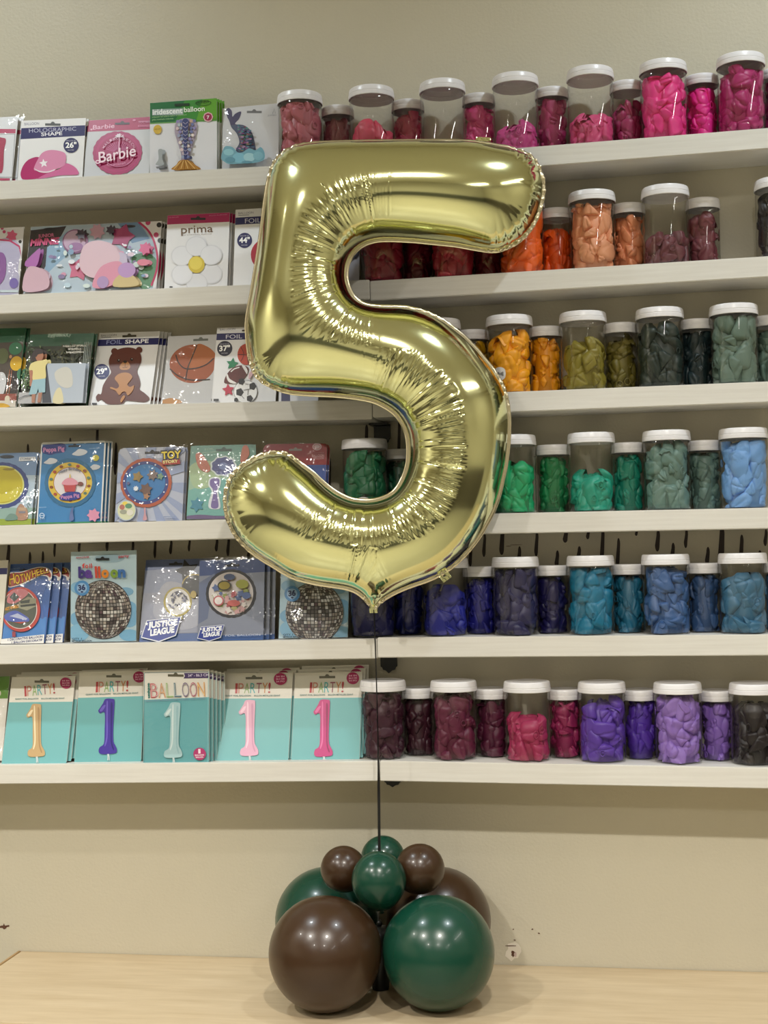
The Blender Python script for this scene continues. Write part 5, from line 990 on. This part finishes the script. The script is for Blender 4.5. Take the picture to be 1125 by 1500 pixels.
front = Pxy+(hh*S5)[:, None]*N5; back = Pxy-(.78*hh*S5)[:, None]*N5
bid = np.arange(NV); bid[~bnd] = NV+np.arange((~bnd).sum())
sgn = np.sign((p1[:, 0]-p0[:, 0])*(p2[:, 1]-p0[:, 1])-(p2[:, 0]-p0[:, 0])*(p1[:, 1]-p0[:, 1]))
trf = np.where((sgn > 0)[:, None], tri, tri[:, ::-1]); flip = np.dot(np.cross(U5, V5), N5) < 0
if flip: trf = trf[:, ::-1]
faces = np.concatenate([trf, bid[trf][:, ::-1]]); verts = np.concatenate([front, back[~bnd]])
M_FOIL = bpy.data.materials.new('pale_gold_foil'); M_FOIL.use_nodes = True; b = M_FOIL.node_tree.nodes['Principled BSDF']
b.inputs['Base Color'].default_value = (.82, .84, .47, 1); b.inputs['Metallic'].default_value = 1.; b.inputs['Roughness'].default_value = .115
M_SEAM = mat((.85, .78, .58), .2, metal=.95, name='foil_seam')
t5 = empty('number_balloon', tuple(pc), 'large pale gold foil balloon shaped like the number five floating over the counter', 'foil balloon')
ob = np.array(pc)
link_mesh('foil_body', verts-ob, faces, M_FOIL, t5, smooth=True)
# welded seam round the outline: a narrow strip, rippled where the outline bulges
kk = np.clip((kaps-.004)/.012, 0, 1); sr = np.arange(NB)*TOT/NB; wob = (np.cos(2*np.pi*sr/14.+np.sin(sr*.05)*1.7+np.sin(sr*.123))*1.5+.7*np.cos(2*np.pi*sr/6.1))*kk
sv, sf = [], []
for lay, (o_, hz) in enumerate(((-.6, .35), (FL*.5, .3), (FL*1.12, .3), (FL*1.12, -.3), (FL*.5, -.3), (-.6, -.35))):
    q = body+nrm*o_*(1+.0*kk[:, None]) + nrm*(wob*.25*(o_ > 0))[:, None]
    for i in range(NB): sv.append(V3(q[i], hz+wob[i]*(1.3 if o_ > 3 else .6 if o_ > 0 else 0))-ob)
for lay in range(5):
    for i in range(NB): sf.append((lay*NB+i, lay*NB+(i+1) % NB, (lay+1)*NB+(i+1) % NB, (lay+1)*NB+i))
link_mesh('welded_seam', sv, sf, M_SEAM, t5, smooth=True)
def crinkle(name, px, py, w, hgt, seed, rot=0., hole=False):
    r = np.random.default_rng(seed); c = to5(px, py)/S5; v = []; f = []
    nx, ny = 9, 6
    for sd in (1, -1):
        for j in range(ny):
            for i in range(nx):
                a, b_ = (i/(nx-1)-.5)*w, (j/(ny-1)-.5)*hgt; q = np.array([math.cos(rot)*a-math.sin(rot)*b_, math.sin(rot)*a+math.cos(rot)*b_]); v.append(V3(c+q, sd*.25+1.4*math.sin(i*2.1+j*1.3+seed)*(j+1)/ny)-ob)
    for sd in (0, 1):
        for j in range(ny-1):
            for i in range(nx-1):
                if hole and 3 <= i <= 4 and 2 <= j <= 2: continue
                a = sd*nx*ny+j*nx+i; f.append((a, a+1, a+nx+1, a+nx))
    link_mesh(name, v, f, M_FOIL, t5, smooth=True)
crinkle('hang_tab', 708, 204, 22, 6, 3, -.05); crinkle('hang_tab', 651, 843, 15, 16, 5, .6, True); crinkle('valve_neck', 547, 888, 12, 20, 8)
print('five', round(time.time()-T0, 1))

# ------------------------------------------------------------------ ribbon
top = V3(to5(548, 893)/S5, 0); bot = P(555.5, 1262, YAX-.02)
rv, rf_ = [], []; n = 60
for i in range(n+1):
    k = i/n; c = top*(1-k)+bot*k; c = c+np.array([.0022*math.sin(k*3.0), 0, 0])
    tw = 1.15+.25*math.sin(k*5) if k < .62 else 1.15+.25*math.sin(k*5)-1.0*sstep(.62, .8, np.array(k)); hw = .0026; dx, dy = math.cos(tw)*hw, math.sin(tw)*hw; ex, ey = -math.sin(tw)*.0003, math.cos(tw)*.0003
    for (s, q) in ((1, 1), (1, -1), (-1, -1), (-1, 1)): rv.append(c+np.array([dx*s+ex*q, dy*s+ey*q, 0]))
    if i:
        for e in range(4): rf_.append(((i-1)*4+e, (i-1)*4+(e+1) % 4, i*4+(e+1) % 4, i*4+e))
rf_ += [(3, 2, 1, 0), (n*4, n*4+1, n*4+2, n*4+3)]
tag(link_mesh('ribbon', rv, rf_, mat('#0b0a0c', .4, name='black_ribbon')), 'thin black ribbon running from the gold five down to the balloon cluster', 'ribbon')

# ------------------------------------------------------------------ picture
SC.view_settings.view_transform = 'Standard'; SC.view_settings.look = 'None'; SC.view_settings.gamma = 1.; SC.view_settings.use_curve_mapping = False
SC.view_settings.exposure = -0.03
SC.cycles.transparent_max_bounces = 24; SC.cycles.max_bounces = 10; SC.cycles.use_denoising = True; SC.cycles.caustics_reflective = False; SC.cycles.caustics_refractive = False; SC.cycles.sample_clamp_indirect = 4.
print('done', round(time.time()-T0, 1))
